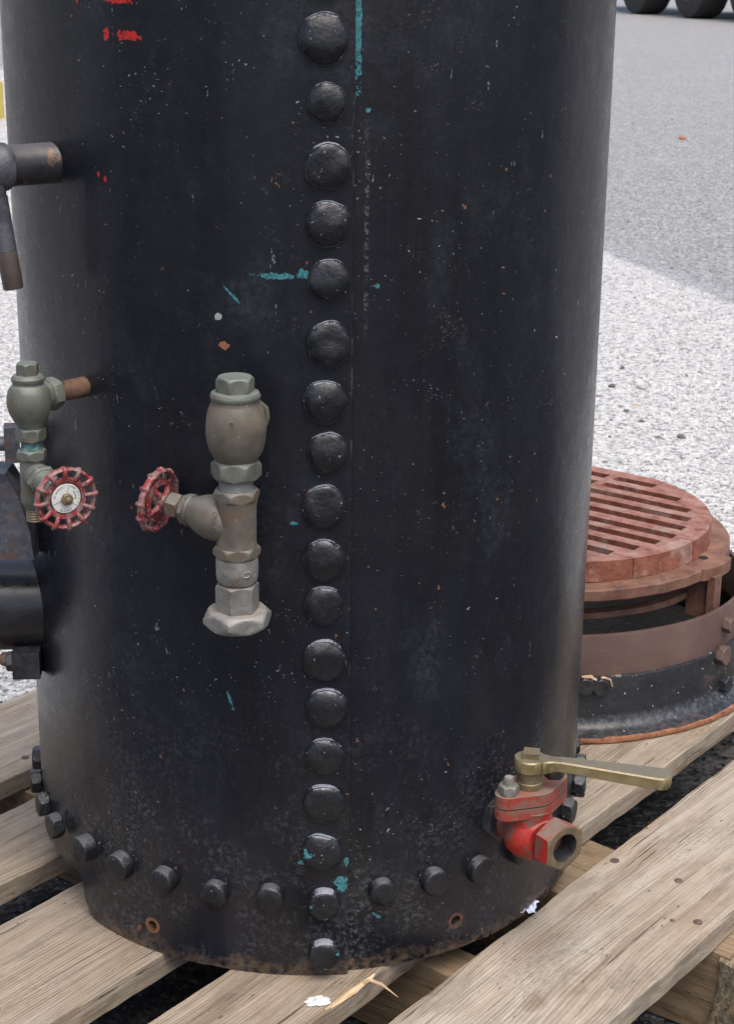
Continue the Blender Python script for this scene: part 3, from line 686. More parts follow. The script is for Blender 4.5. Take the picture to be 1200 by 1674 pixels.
# ---- valve building kit (all coordinates boiler = world)
def part(name, b, mat, parent, T=None, ang=35):
    return obj(name, M_(b, name, ang) if isinstance(b, bmesh.types.BMesh) else b, mat, parent, mw=(T if T is not None else Matrix.Identity(4)))
def handwheel(valve, c, axis, roll=0, r=.0262, detail=True, up=(0, 0, 1)):
    b = bmesh.new(); n = 12
    # outer scalloped rim: rounded box section
    seg = 96; prof = [(.0, -.0032), (.0013, -.0026), (.0018, 0), (.0013, .0026), (0, .0034), (-.0013, .0026), (-.0020, 0), (-.0013, -.0026)]
    rows = []
    for i in range(seg):
        a = 2 * pi * i / seg; lob = max(0, cos(n * a)) ** 3; flat = cos(pi / n) / cos(((a + pi / n) % (2 * pi / n)) - pi / n)
        rr = r * (.965 + .035 * lob) * (0.5 + .5 * flat)
        rows.append([b.verts.new(((rr + p[0]) * cos(a), (rr + p[0]) * sin(a), p[1] * (1 + .25 * lob))) for p in prof])
    for i in range(seg):
        for j in range(len(prof)): i2 = (i + 1) % seg; j2 = (j + 1) % len(prof); b.faces.new((rows[i][j], rows[i2][j], rows[i2][j2], rows[i][j2]))
    # inner web ring, set lower
    seg2 = 48; web = [(.0132, -.0015), (.0140, .0012), (.0172, .0018), (.0184, .0002), (.0182, -.0018), (.0140, -.0026)]
    rows = []
    for i in range(seg2):
        a = 2 * pi * i / seg2; rows.append([b.verts.new((p[0] * cos(a), p[0] * sin(a), p[1])) for p in web])
    for i in range(seg2):
        for j in range(len(web)): i2 = (i + 1) % seg2; j2 = (j + 1) % len(web); b.faces.new((rows[i][j], rows[i2][j], rows[i2][j2], rows[i][j2]))
    # twelve raised ribs bridging rim and web, knuckled at the rim
    for k in range(n):
        a = 2 * pi * k / n; ca, sa = cos(a), sin(a)
        pts = [(.0165, .0010), (.0190, .0026), (.0220, .0034), (r * .975, .0032), (r + .0006, .0012), (r + .0004, -.0016)]
        tube(b, [(p[0] * ca, p[0] * sa, p[1]) for p in pts], [.0017, .0020, .0020, .0021, .0020, .0012], 8)
    # four arms down to the dished hub
    for k in range(4):
        a = 2 * pi * (k + .5) / 4; tube(b, [(.0050 * cos(a), .0050 * sin(a), -.0042), (.0095 * cos(a), .0095 * sin(a), -.0036), (.0145 * cos(a), .0145 * sin(a), -.0010)], [.0032, .0026, .0024], 8)
    lathe([(.0058, -.0085), (.0066, -.0075), (.0066, -.003), (.0052, -.0012)], 20, b)
    T = place(c, axis, up, roll)
    w_ = part('handwheel', b, M['wheel_red'], valve, T, 50)
    if detail:
        part('name_disc', lathe([(.0126, .0), (.0126, .0007), (.0122, .0010), (.0122, .0010)], 40), M['disc'], valve, T)
        b = hexnut(.0052, .0042, z0=.0011, ch=.2); lathe([(.0026, .005), (.0026, .0068), (.0014, .0076)], 14, b)
        part('hub_nut', b, M['brass_d'], valve, T)
        # lettering and the three dividing lines, as one thin printed layer
        b = bmesh.new()
        def arc(s, rad, a0, a1, size, flip=False):
            for i, ch in enumerate(s):
                if ch == ' ': continue
                a = R(a0 + (a1 - a0) * (i + .5) / len(s)); me = text_mesh(ch, size)
                rot = a - pi / 2 if not flip else a + pi / 2
                me.transform(Matrix.Translation((rad * cos(a), rad * sin(a), .00115)) @ Matrix.Rotation(rot, 4, 'Z')); b.from_mesh(me); bpy.data.meshes.remove(me)
        arc('MADE IN U.S.A.', .0109, 66, -38, .0022); arc('CRANE', .0082, 42, -16, .0024)
        arc('200 LB W.O.G.', .0104, 172, 98, .0022); arc('NO.C.W.P', .0107, 232, 292, .0024, True)
        for a in (74, 196, 318):
            box(b, .0050, .0121, -.00016, .00016, .00112, .0012, Matrix.Rotation(R(a), 4, 'Z'))
        part('lettering', b, M['ink'], valve, T)
    else:
        b = hexnut(.0045, .004, z0=-.001); part('hub_nut', b, M['brass_d'], valve, T)
    return w_

# ---- centre valve stack
cv = empty('valve_stack', az(-10.1, BR, .45), boiler); cv['label'] = 'grey bronze vertical valve stack in the middle with a side handwheel'
cv.matrix_parent_inverse = Matrix.Identity(4)
def child(name, b, mat, parent, T=Matrix.Identity(4), ang=35):
    """add a sub-part with world transform T under a part that has a plain translation"""
    me = M_(b, name, ang) if isinstance(b, bmesh.types.BMesh) else b
    o = obj(name, me, mat, parent); o.matrix_world = T; return o
CX, CY = -.0593, -.3268
def V(p): return Matrix.Translation(p)
bpy.context.view_layer.update()
_part = part
def part(name, b, mat, parent, T=None, ang=35):
    me = M_(b, name, ang) if isinstance(b, bmesh.types.BMesh) else b
    o = bpy.data.objects.new(name, me); COL.objects.link(o)
    if mat: me.materials.clear(); me.materials.append(mat)
    T = T if T is not None else Matrix.Identity(4)
    o.parent = parent
    o.matrix_parent_inverse = Matrix.Identity(4)
    o.matrix_basis = Matrix.Translation(-parent.location) @ T
    return o
def at(x, y, z0, b): return V((x, y, z0))
# positions in z
part('valve_cap', hexnut(.0158, .0140, ch=.22), M['bronze_g'], cv, V((CX, CY, .5596)) @ Matrix.Rotation(.25, 4, 'Z'))
b = lathe([(.0150, -.001), (.0192, .0), (.0203, .0022), (.0203, .0040), (.0190, .0062), (.0158, .0070)], 48); part('cap_collar', b, M['bronze_g'], cv, V((CX, CY, .5545)))
b = lathe([(.0180, .5040), (.0170, .5052), (.0185, .5078), (.0213, .5125), (.0233, .5185), (.0243, .5260), (.0244, .5330), (.0236, .5400), (.0221, .5460), (.0203, .5505), (.0193, .5522), (.0192, .5548)], 56)
rough(b, .0006, 60, 3)
part('valve_body', b, M['bronze'], cv, V((CX, CY, 0)))
b = bmesh.new()   # lug on the right shoulder of the body
tube(b, [(.0175, .004, .5535), (.0235, .006, .546), (.0248, .007, .538), (.0235, .006, .530)], [.001, .0028, .0026, .001], 8); part('casting_lug', b, M['bronze'], cv, V((CX, CY, 0)))
b = bmesh.new(); me = text_mesh('CNRO', .0052, .0003); me.transform(Matrix.Rotation(R(90), 4, 'X') @ Matrix.Rotation(R(90), 4, 'Z')); b.from_mesh(me)
for v in b.verts:
    dx = v.co.x; v.co.y += -math.sqrt(max(0, .0240 ** 2 - (dx - .002) ** 2)) - .0001
part('raised_lettering', b, M['bronze'], cv, V((CX - .002, CY, .5350)))
part('hex_nut', hexnut(.0206, .0158, ch=.22), M['bronze_g'], cv, V((CX, CY, .4893)) @ Matrix.Rotation(-.08, 4, 'Z'))
part('nipple', lathe([(.0140, 0), (.0143, .003), (.0138, .005), (.0144, .0085), (.0140, .012)], 36), M['galv'], cv, V((CX - .0002, CY, .4790)))
part('hex_end', hexnut(.0196, .0102, ch=.22), M['bronze'], cv, V((CX - .0002, CY, .4708)) @ Matrix.Rotation(.3, 4, 'Z'))
b = lathe([(.0170, .4325), (.0163, .436), (.0162, .466), (.0172, .4715)], 48); rough(b, .0004, 60, 2)
part('lower_valve_body', b, M['bronze'], cv, V((CX - .0003, CY, 0)))
part('hex_end', hexnut(.0196, .0112, ch=.22), M['bronze'], cv, V((CX - .0004, CY, .4220)) @ Matrix.Rotation(.1, 4, 'Z'))
b = lathe([(.0155, .4015), (.0168, .404), (.0175, .409), (.0175, .416), (.0170, .4225)], 40); rough(b, .0007, 140, 6)
part('galvanised_sleeve', b, M['galv'], cv, V((CX - .0005, CY, 0)))
b = bmesh.new(); me = text_mesh('1', .0085, .0004); me.transform(V((-.0045, 0, 0))); b.from_mesh(me)
torus(b, .0026, .0007, Matrix.Translation((.003, .0005, 0)) @ Matrix.Diagonal((1.25, .9, 1, 1)), 18, 6)
bmesh.ops.transform(b, matrix=Matrix.Rotation(R(90), 4, 'X'), verts=b.verts)
for v in b.verts: v.co.y += -math.sqrt(max(0, .0174 ** 2 - (v.co.x + .005) ** 2))
part('raised_mark', b, M['galv'], cv, V((CX + .005, CY, .4115)))
b = lathe([(.0135, .3985), (.0135, .4035)], 32); part('rust_ring', b, M['rustrim'], cv, V((CX - .0006, CY, 0)))
part('hex_neck', hexnut(.0183, .0245, ch=.14), M['galv_d'], cv, V((CX - .0006, CY, .3755)) @ Matrix.Rotation(.25, 4, 'Z'))
b = hexnut(.0292, .0150, ch=.24); rough(b, .0006, 90, 8)
part('union_nut', b, M['galv'], cv, V((CX - .0008, CY, .3618)) @ Matrix.Rotation(.32, 4, 'Z'))
# nipple into the shell behind the body
d0 = Vector((CX, CY, .530)); dn = -azn(-10.1)
b = lathe([(.0115, 0), (.0115, .060)], 28); part('stub_pipe', b, M['blacknut'], cv, place(d0, dn))
# bonnet branch and handwheel
A0 = Vector((CX, CY, .4500)); WC = Vector((-.1262, -.2890, .4590)); ax = (WC - A0).normalized(); L = (WC - A0).length
b = lathe([(.0150, .0), (.0178, .008), (.0186, .017), (.0184, .025), (.0172, .031), (.0150, .0365), (.0128, .0405), (.0126, .0430)], 44); rough(b, .0005, 60, 5)
part('bonnet', b, M['bronze'], cv, place(A0, ax))
b = bmesh.new()
for s_, zz, sz in (('1/2', .0195, .0078), ('CNRO', .0120, .0066)):
    me = text_mesh(s_, sz, .0004); tmp = bmesh.new(); tmp.from_mesh(me)
    for v in tmp.verts:
        # wrap onto the bonnet: text runs around the axis, letters face out
        ang_ = v.co.x / .0186; rr = .01835 + v.co.z
        v.co = Vector((rr * cos(ang_), rr * sin(ang_), zz + v.co.y))
    me2 = bpy.data.meshes.new('x'); tmp.to_mesh(me2); tmp.free(); b.from_mesh(me2)
TT = place(A0, ax); loc_cam = TT.inverted() @ Vector((0.0, -1.3, .35)); ra = math.atan2(loc_cam.y, loc_cam.x)
part('raised_lettering', b, M['bronze'], cv, TT @ Matrix.Rotation(ra + .25, 4, 'Z'))
b = lathe([(.0134, .0425), (.0138, .0436), (.0138, .0452), (.0128, .0462)], 40); part('bonnet_ring', b, M['bronze'], cv, place(A0, ax))
part('bonnet_nut', hexnut(.0132, .0058, ch=.2), M['bronze'], cv, place(A0 + ax * .0464, ax))
part('packing_nut', hexnut(.0112, .0120, ch=.2), M['bronze'], cv, place(A0 + ax * .0535, ax, roll=.4))
part('stem', lathe([(.0046, 0), (.0046, .014)], 20), M['brass_d'], cv, place(A0 + ax * (L - .019), ax))
handwheel(cv, WC, ax, .1, detail=False)

# ---- left valve stack
lv = empty('valve_stack', Vector((-.1926, -.2033, .531)), boiler); lv['label'] = 'green bronze valve stack at the left with a red handwheel facing out'
lv.matrix_parent_inverse = Matrix.Identity(4)
LX, LY = -.2354, -.2481
rd_ = Vector((LX, LY, 0)).normalized()
dz = .0018
part('valve_cap', hexnut(.0098, .0112, ch=.22), M['bronze_g'], lv, V((LX, LY, .5525 + dz)) @ Matrix.Rotation(.5, 4, 'Z'))
part('cap_collar', lathe([(.0105, -.001), (.0130, 0), (.0139, .002), (.0138, .004), (.0120, .0062), (.0098, .0068)], 40), M['bronze_g'], lv, V((LX, LY, .5470 + dz)))
b = lathe([(.0114, .5065), (.0108, .5080), (.0116, .5110), (.0145, .5160), (.0170, .5215), (.0185, .5280), (.0186, .5350), (.0172, .5405), (.0148, .5440), (.0130, .5456), (.0126, .5480)], 48); rough(b, .0005, 70, 4)
part('valve_body', b, M['bronze_g'], lv, V((LX, LY, dz)))
base_p = az(-43.5, BR - .004, .5345)
hd = (base_p - Vector((LX, LY, .5345))).normalized(); Ln = (base_p - Vector((LX, LY, .5345))).length
part('side_neck', lathe([(.0135, .004), (.0118, .0165), (.0112, .021)], 32), M['bronze_g'], lv, place((LX, LY, .5345), hd))
part('side_hex', hexnut(.0142, .0105, ch=.2), M['bronze_g'], lv, place(Vector((LX, LY, .5345)) + hd * .0195, hd, roll=.3))
part('rusty_nipple', rough(lathe([(.0086, 0), (.0086, .012), (.0088, .02), (.0086, Ln - .028)], 28), .0004, 120, 2), M['copper'], lv, place(Vector((LX, LY, .5345)) + hd * .029, hd))
part('weld_ring', rough(lathe([(.0088, 0), (.0102, .001), (.0100, .003), (.0088, .0045)], 28), .0008, 200, 7), M['blacknut'], lv, place(base_p - hd * .0035, hd))
part('hex_nut', hexnut(.0128, .0118, ch=.2), M['bronze_g'], lv, V((LX, LY, .4965 + dz)) @ Matrix.Rotation(.2, 4, 'Z'))
part('corroded_nipple', rough(lathe([(.0085, 0), (.0088, .003), (.0082, .006), (.0086, .012)], 30), .0010, 260, 3), M['verdigris'], lv, V((LX, LY, .4865 + dz)))
part('hex_end', hexnut(.0133, .0092, ch=.2), M['bronze_g'], lv, V((LX, LY, .4800 + dz)) @ Matrix.Rotation(.5, 4, 'Z'))
b = lathe([(.0076, .4360), (.0082, .4385), (.0110, .4425), (.0112, .4480), (.0105, .452), (.0106, .4800)], 36); rough(b, .0008, 70, 9)
part('lower_valve_body', b, M['bronze_g'], lv, V((LX, LY, dz)))
b = bmesh.new()
prof = [(.0074, .0)]
for i in range(5): prof += [(.0080, .0008 + i * .0022), (.0071, .0019 + i * .0022)]
lathe(prof, 30, b); part('threaded_end', b, M['brass_d'], lv, V((LX + .0004, LY, .4258 + dz)))
A2 = Vector((LX + .0005, LY, .4690)); W2 = Vector((-.1995, -.3085, .4665))
import functools
# wheel centre lies on the valve's own axis, 7 cm out, angled a little towards the viewer's right
ax2 = (W2 - A2).normalized(); L2 = (W2 - A2).length
b = lathe([(.0108, 0), (.0118, .012), (.0128, .018), (.0128, .020)], 36); part('bonnet', b, M['bronze_g'], lv, place(A2, ax2))
part('bonnet_nut', hexnut(.0138, .0075, ch=.2), M['bronze_g'], lv, place(A2 + ax2 * .018, ax2))
part('bonnet_neck', lathe([(.0108, 0), (.0100, .010), (.0078, .016)], 30), M['bronze_g'], lv, place(A2 + ax2 * .025, ax2))
part('packing_nut', hexnut(.0080, .010, ch=.2), M['bronze_g'], lv, place(A2 + ax2 * .041, ax2))
part('stem', lathe([(.0036, 0), (.0036, .025)], 16), M['brass_d'], lv, place(A2 + ax2 * (L2 - .022), ax2))
handwheel(lv, W2, ax2, R(3), r=.0258)

# ---- drain cock, lower right
dc = empty('drain_cock', az(40.5, BR, .124), boiler); dc['label'] = 'red chipped drain cock at the lower right with a brass lever'
dc.matrix_parent_inverse = Matrix.Identity(4)
BC = Vector((.2020, -.2425, .1240)); on = Vector((.54, -.842, 0)).normalized(); OC = Vector((.2290, -.2790, .1270))
inn = -on
part('black_hex_flange', hexnut(.0235, .010, ch=.12), M['blacknut'], dc, place(az(39.0, BR - .001, .1270), azn(39.0), roll=.3))
b = lathe([(.0185, -.032), (.0180, -.022), (.0200, -.014), (.0240, -.006), (.0252, .002), (.0240, .010), (.0205, .017), (.0192, .022)], 44); rough(b, .0009, 55, 2)
part('cock_body', b, M['cock_red'], dc, place(BC - Vector((0, 0, .001)), on))
b = lathe([(.0215, .110), (.0232, .118), (.0225, .134), (.0205, .144), (.0220, .1505)], 40); rough(b, .0008, 55, 6)
part('cock_neck', b, M['cock_red'], dc, V((BC.x, BC.y, 0)))
b = hexnut(.0236, .0185, hole=(.0126, .024), ch=.08)
ho = part('outlet_hex', b, M['cock_red'], dc, place(OC - on * .0165, on, roll=.5))
ho.data.materials.append(M['brass_d']); ho.data.materials.append(M['blacknut'])
for p_ in ho.data.polygons:
    c_ = p_.center; rr = math.hypot(c_.x, c_.y)
    if c_.z > .0182 or (p_.normal.z > .8 and c_.z > .016): p_.material_index = 1
    if rr < .0140 and .0 < c_.z < .0184 and rr > .001: p_.material_index = 2
    if rr < .0140 and c_.z < .0: p_.material_index = 2
# oval flange pair with bolts
FA = math.atan2(.051, .0707)
def oval(hl, r0, r1, z0, z1):
    pts = []
    # convex outline of three circles
    import itertools
    cs = [(-hl, 0, r0), (0, 0, r1), (hl, 0, r0)]
    for k in range(64):
        a = 2 * pi * k / 64; d_ = Vector((cos(a), sin(a))); best = max(cs, key=lambda c: c[0] * d_.x + c[1] * d_.y + c[2]); pts.append((best[0] + best[2] * d_.x, best[1] + best[2] * d_.y))
    b = bmesh.new(); prism(b, pts, z0, z1); bev(b, .0009, 2, 50); return b
FC = V((.2030, -.2400, 0)) @ Matrix.Rotation(FA, 4, 'Z')
part('lower_flange', oval(.0295, .0115, .0225, .1475, .1572), M['flange_red'], dc, FC)
part('gasket', oval(.0290, .0105, .0215, .1571, .1588), M['dark'], dc, FC)
part('upper_flange', oval(.0295, .0115, .0225, .1587, .1700), M['flange_red'], dc, FC)
for s_ in (-1, 1):
    c_ = FC @ Vector((s_ * .0285, 0, 0))
    part('flange_nut', hexnut(.0098, .0092, ch=.2), M['galv_d'] if s_ < 0 else M['blacknut'], dc, V((c_.x, c_.y, .1698)))
    part('flange_stud', rough(lathe([(.0050, 0), (.0048, .0065), (.0038, .0080)], 18), .0003, 200, 1), M['galv'], dc, V((c_.x, c_.y, .1786)))
SX, SY = .2005, -.2430
part('gland', lathe([(.0125, .1695), (.0125, .176), (.0118, .1768), (.0118, .187)], 36), M['brass_d'], dc, V((SX, SY, 0)))
# lever
lb = bmesh.new(); D = Vector((.3238, -.2758, 0)) - Vector((SX, SY, 0)); LL = D.length; la = math.atan2(D.y, D.x)
rows = []; ns = 130
def lw(t):    # half width along the lever
    x = t * LL
    if x < .0142: return None
    return .0058 + .0052 * max(0, (x - .02) / LL) ** 1.1
pts_t = []; Lend = LL
for i in range(ns + 1):
    x = -.0145 + (LL + .0145) * i / ns
    boss = math.sqrt(max(0, .0145 ** 2 - x * x)) if abs(x) <= .0145 else 0
    hw = .0058 + .0066 * max(0, min(1, (x - .015) / (LL - .02))) if x > 0.004 else 0
    hw = max(hw, boss)
    if x > LL - .0118: hw = math.sqrt(max(1e-8, .0120 ** 2 - (x - LL + .0118) ** 2))
    if .0125 < x < .026: hw = max(hw, .0056 + .0045 * (1 - (x - .0125) / .0135) ** 2)
    hw = max(hw, .0008)
    th = .0062 if x < .014 else (.0062 - .0010 * min(1, (x - .014) / .012)) + .0010 * max(0, x - .03) / LL
    if x > LL - .005: th *= math.sqrt(max(.12, 1 - ((x - LL + .005) / .0052) ** 2))
    zc = .0 if x < .014 else .0025 * min(1, (x - .014) / .015) - .0050 * ((x - .014) / LL)
    e = .0012 if hw > .003 else hw * .3
    sec = [(-hw + e, th), (hw - e, th), (hw, th - .0012), (hw, -th + .0012), (hw - e, -th), (-hw + e, -th), (-hw, -th + .0012), (-hw, th - .0012)]
    rows.append([lb.verts.new((x, p[0], p[1] + zc)) for p in sec])
for A, B in zip(rows, rows[1:]):
    for i in range(8): j = (i + 1) % 8; lb.faces.new((A[i], A[j], B[j], B[i]))
lb.faces.new(rows[0][::-1]); lb.faces.new(rows[-1])
part('lever', lb, M['brass'], dc, V((SX, SY, .1932)) @ Matrix.Rotation(la, 4, 'Z'), 42)
b = bmesh.new(); box(b, -.0072, .0072, -.0072, .0072, 0, .0062); bev(b, .0007, 2)
part('square_spindle', b, M['brass_d'], dc, V((SX + .001, SY + .001, .1985)) @ Matrix.Rotation(la + .05, 4, 'Z'))

# ---- left upper pipe fitting
pf = empty('pipe_fitting', az(-50.9, BR, .7212), boiler); pf['label'] = 'black stub pipe with a hanging brown pipe end at the upper left'
pf.matrix_parent_inverse = Matrix.Identity(4)
pn = azn(-50.9); p0 = az(-50.9, BR - .006, .7212)
part('stub_pipe', lathe([(.0178, 0), (.0182, .006), (.0172, .0075), (.0170, .062)], 40), M['dk_pipe2'], pf, place(p0, pn))
part('tee_body', rough(lathe([(.0185, .050), (.0198, .052), (.0198, .058), (.0186, .061), (.0186, .100), (.0195, .105)], 40), .0006, 60, 1), M['gunmetal'], pf, place(p0, pn))
t0 = Vector((-.2610, -.2150, .7160))
b = lathe([(.0105, -.024), (.0112, -.018), (.0112, .0)], 36); part('tee_branch', b, M['gunmetal'], pf, place(t0, (.06, 0, 1)))
pe = Vector((-.2490, -.2150, .6212)); hd3 = (t0 - pe).normalized()
part('hanging_pipe', lathe([(.0066, .0008), (.0080, 0), (.0086, .001), (.0086, .032)], 32), M['brn_pipe'], pf, place(pe, hd3))
part('hanging_pipe_upper', lathe([(.0086, 0), (.0089, .045)], 32), M['gunmetal'], pf, place(pe + hd3 * .0322, hd3))

# ---- left neck with its door casting
nk = empty('mouth_neck', az(-76, BR, .31), boiler); nk['label'] = 'wide black neck and blue grey casting sticking out at the lower left'
nk.matrix_parent_inverse = Matrix.Identity(4)
nn_ = Vector((-1, -.06, 0)).normalized(); q0 = Vector((-.1900, -.0680, .2850))
part('neck_tube', lathe([(.0460, 0), (.0460, .25)], 64), M['dk_pipe'], nk, place(q0, nn_))
b = bmesh.new()
prism(b, [(-.110, .0), (.0275, .0), (.0245, .030), (.0160, .062), (.0040, .0835), (-.0120, .0845), (-.0170, .0760), (-.110, .0700)], -.018, .020); bev(b, .004, 3)
rough(b, .0012, 45, 3)
part('door_casting', b, M['gunmetal'], nk, Matrix.Translation((-.2830, -.1180, .3520)) @ Matrix.Rotation(R(-3), 4, 'Z') @ Matrix.Rotation(R(90), 4, 'X'))
b = bmesh.new(); box(b, -.0068, .0068, -.010, .010, -.0165, .0165); bev(b, .0030, 3); part('square_nut', b, M['gunmetal'], nk, V((-.2745, -.1200, .4600)) @ Matrix.Rotation(.15, 4, 'Z'))
b = bmesh.new(); tube(b, [(-.340, -.120, .4585), (-.276, -.120, .4592)], .0068, 18); part('hinge_bar', b, M['gunmetal'], nk)
fx = Vector((1, .04, 0)).normalized(); FY = -.112
part('flange_stud', lathe([(.0030, 0), (.0058, .002), (.0070, .005), (.0070, .012)], 20), M['rustnut'], nk, place((-.3000, FY, .2410), fx))
part('flange_nut', hexnut(.0098, .0085, ch=.2), M['blacknut'], nk, place((-.2930, FY, .2390), fx))
b = bmesh.new(); box(b, -.0135, .0135, -.0135, .0135, 0, .026); bev(b, .0040, 3); part('flange_block', b, M['blacknut'], nk, place((-.2860, FY, .2390), fx))

# ------------------------------------------------------------------ rusty ring behind (on the pallet), frame inside it and grate sections on top
GX, GY = .31386, .48375
dr = empty('base_ring', (GX, GY, 0)); tag(dr, 'round black iron ring with brown rusty upper band on the pallet behind the boiler', 'iron ring')
part('flange_edge', rough(ringprof([(.2885, .0012), (.2925, .0012), (.2932, .004), (.2925, .0068), (.2885, .0072)], 180), .0012, 120, 2), M['rustrim'], dr, V((GX, GY, 0)))
part('angle_ring', rough(ringprof([(.2580, .0015), (.2895, .0015), (.2900, .0070), (.2860, .0085), (.2780, .0100), (.2720, .0130), (.2690, .0180), (.2672, .0240), (.2665, .0735), (.2655, .0752), (.2610, .0752), (.2600, .0740)], 160), .0008, 30, 1), M['drum'], dr, V((GX, GY, 0)))
part('upper_band', rough(ringprof([(.2602, .0700), (.2622, .0700), (.2622, .1252), (.2614, .1268), (.2562, .1268), (.2556, .1255), (.2556, .0700)], 160), .0007, 16, 4), M['gband'], dr, V((GX, GY, 0)))
def gp(a, r, z): return Vector((GX + r * cos(R(a)), GY + r * sin(R(a)), z))
for a, z, r, mt, s_ in ((-39.6, .1038, .0100, 'rustnut', 1), (-42.8, .0692, .0130, 'rustnut', 1), (-40.4, .0267, .0112, 'blacknut', 1), (-83.2, .0650, .0115, 'blacknut', 1), (-87.2, .0665, .0120, 'blacknut', 1), (-5, .069, .012, 'rustnut', 1), (-2, .0267, .0112, 'blacknut', 1), (40, .069, .012, 'blacknut', 1), (130, .069, .012, 'blacknut', 1), (175, .069, .012, 'blacknut', 1), (-128, .069, .012, 'blacknut', 1)):
    nrm = Vector((cos(R(a)), sin(R(a)), 0)); rad_ = .2615 if z > .08 else .2655
    part('ring_bolt', rough(hexnut(r, .011, ch=.25), .0006, 120, a), M[mt], dr, place(gp(a, rad_, z), nrm, roll=a))
b = bmesh.new(); tube(b, [gp(-88.0, .2690, .077), gp(-86.0, .2720, .0785), gp(-84.2, .2700, .0730), gp(-82.6, .2700, .0765), gp(-80.6, .2685, .072), gp(-79.8, .2672, .062)], [.002, .0026, .0016, .0016, .0012, .0006], 8)
part('caulking_bead', rough(b, .0008, 180, 1), M['split'], dr)
# support frame
fr = empty('iron_stand', (GX, GY, .0)); tag(fr, 'brown rusty round stand with legs and two hoops inside the iron ring', 'stand')
def notched():
    b = ringprof([(.185, .1590), (.2345, .1590), (.2362, .1610), (.2362, .1728), (.2345, .1746), (.185, .1746)], 144); return rough(b, .0007, 40, 2)
part('top_plate', notched(), M['grate_o'], fr, V((GX, GY, 0)))
part('lower_hoop', rough(ringprof([(.192, .1260), (.2085, .1260), (.2095, .1275), (.2085, .1345), (.192, .1345)], 120), .0009, 30, 5), M['grate_o'], fr, V((GX, GY, 0)))
for a in (-37, 53, 143, 233):
    T = V((GX, GY, 0)) @ Matrix.Rotation(R(a), 4, 'Z')
    b = bmesh.new(); prism(b, [(.222, -.034), (.236, -.030), (.2445, -.014), (.2475, 0), (.2475, .020), (.2445, .034), (.222, .040)], .1600, .17485); bev(b, .0015, 2); part('lug', b, M['grate_o'], fr, T)
    b = bmesh.new(); box(b, .2385, .2480, -.020, .000, .0015, .1640); box(b, .2080, .2390, -.013, -.005, .105, .1610); bev(b, .0014, 2); part('leg', rough(b, .0006, 40, a), M['grate_o'], fr, T)
    part('bolt_hole', lathe([(.0062, 0), (.0062, .0006)], 24), M['dark'], fr, T @ V((.2165, .012, .1746)))
part('ash_bed', rough(lathe([(.2545, .002), (.2545, .012), (.18, .016), (.002, .018)], 72), .004, 40, 3), M['ash'], dr, V((GX, GY, 0)))
# scattered scrap inside the ring
sc_ = bmesh.new(); rnd = random.Random(4)
tube(sc_, [(.12, -.13, .030), (.165, -.085, .034)], .012, 14); 
o = obj('scrap_pipe_end', M_(sc_), M['grate_o'], None, loc=(GX, GY, 0)); tag(o, 'short rusty pipe end lying on the soot inside the iron ring', 'pipe end')
# grate sections
TH = R(-38.5); G1 = .2107; GT = .2012; GB = .1752
def strip(b, m0, m1, e0, e1, z0=GB, z1=GT):
    """bar from e0 to e1 ('c' = out to the circle) between the parallels m0 and m1"""
    k = 6; right = []; left = []
    for i in range(k + 1):
        m = m0 + (m1 - m0) * i / k; c = math.sqrt(max(1e-9, G1 ** 2 - m * m))
        right.append((c if e1 == 'c' else e1, m)); left.append((-c if e0 == 'c' else e0, m))
    prism(b, right + left[::-1], z0, z1)
SW = .0088
def section(mlo, mhi, ks, rib):
    b = bmesh.new(); cuts = [mlo]
    for k in ks:
        m = .035 * k - .0005
        strip(b, cuts[-1], m - SW, 'c', 'c')
        hl = math.sqrt(max(1e-6, .186 ** 2 - m * m)) - (.004 if abs(k) < 5 else .0)
        w1 = G1
        strip(b, m - SW, m + SW, hl, 'c'); strip(b, m - SW, m + SW, 'c', -hl)
        if rib: strip(b, m - SW, m + SW, -.010, .003)
        cuts.append(m + SW)
    strip(b, cuts[-1], mhi, 'c', 'c')
    bmesh.ops.remove_doubles(b, verts=b.verts, dist=.00002)
    return b
def halfslot(b, m, side):
    """the meeting edge of two sections: they touch at the rim and leave a slot between"""
    hl = math.sqrt(.186 ** 2 - m * m) - .002
    lo, hi = (m + .0007, m + SW) if side > 0 else (m - SW, m - .0007)
    strip(b, lo, hi, hl, 'c'); strip(b, lo, hi, 'c', -hl)
B3, B0, Bm = .1045, -.0025, -.1055
defs = [(B3 + SW, .2065, (4, 5), True, [(B3, 1)], 'rearmost rusty grate section with short slots, far edge of the round grate'),
        (B0 + SW, B3 - SW, (1, 2), False, [(B0, 1), (B3, -1)], 'long-slotted rusty grate section just behind the middle of the round grate'),
        (Bm + SW, B0 - SW, (-2, -1), False, [(Bm, 1), (B0, -1)], 'orange rusty grate section just in front of the middle of the round grate'),
        (-.2065, Bm - SW, (-5, -4), True, [(Bm, -1)], 'front rusty grate section nearest the boiler, cut short by its side')]
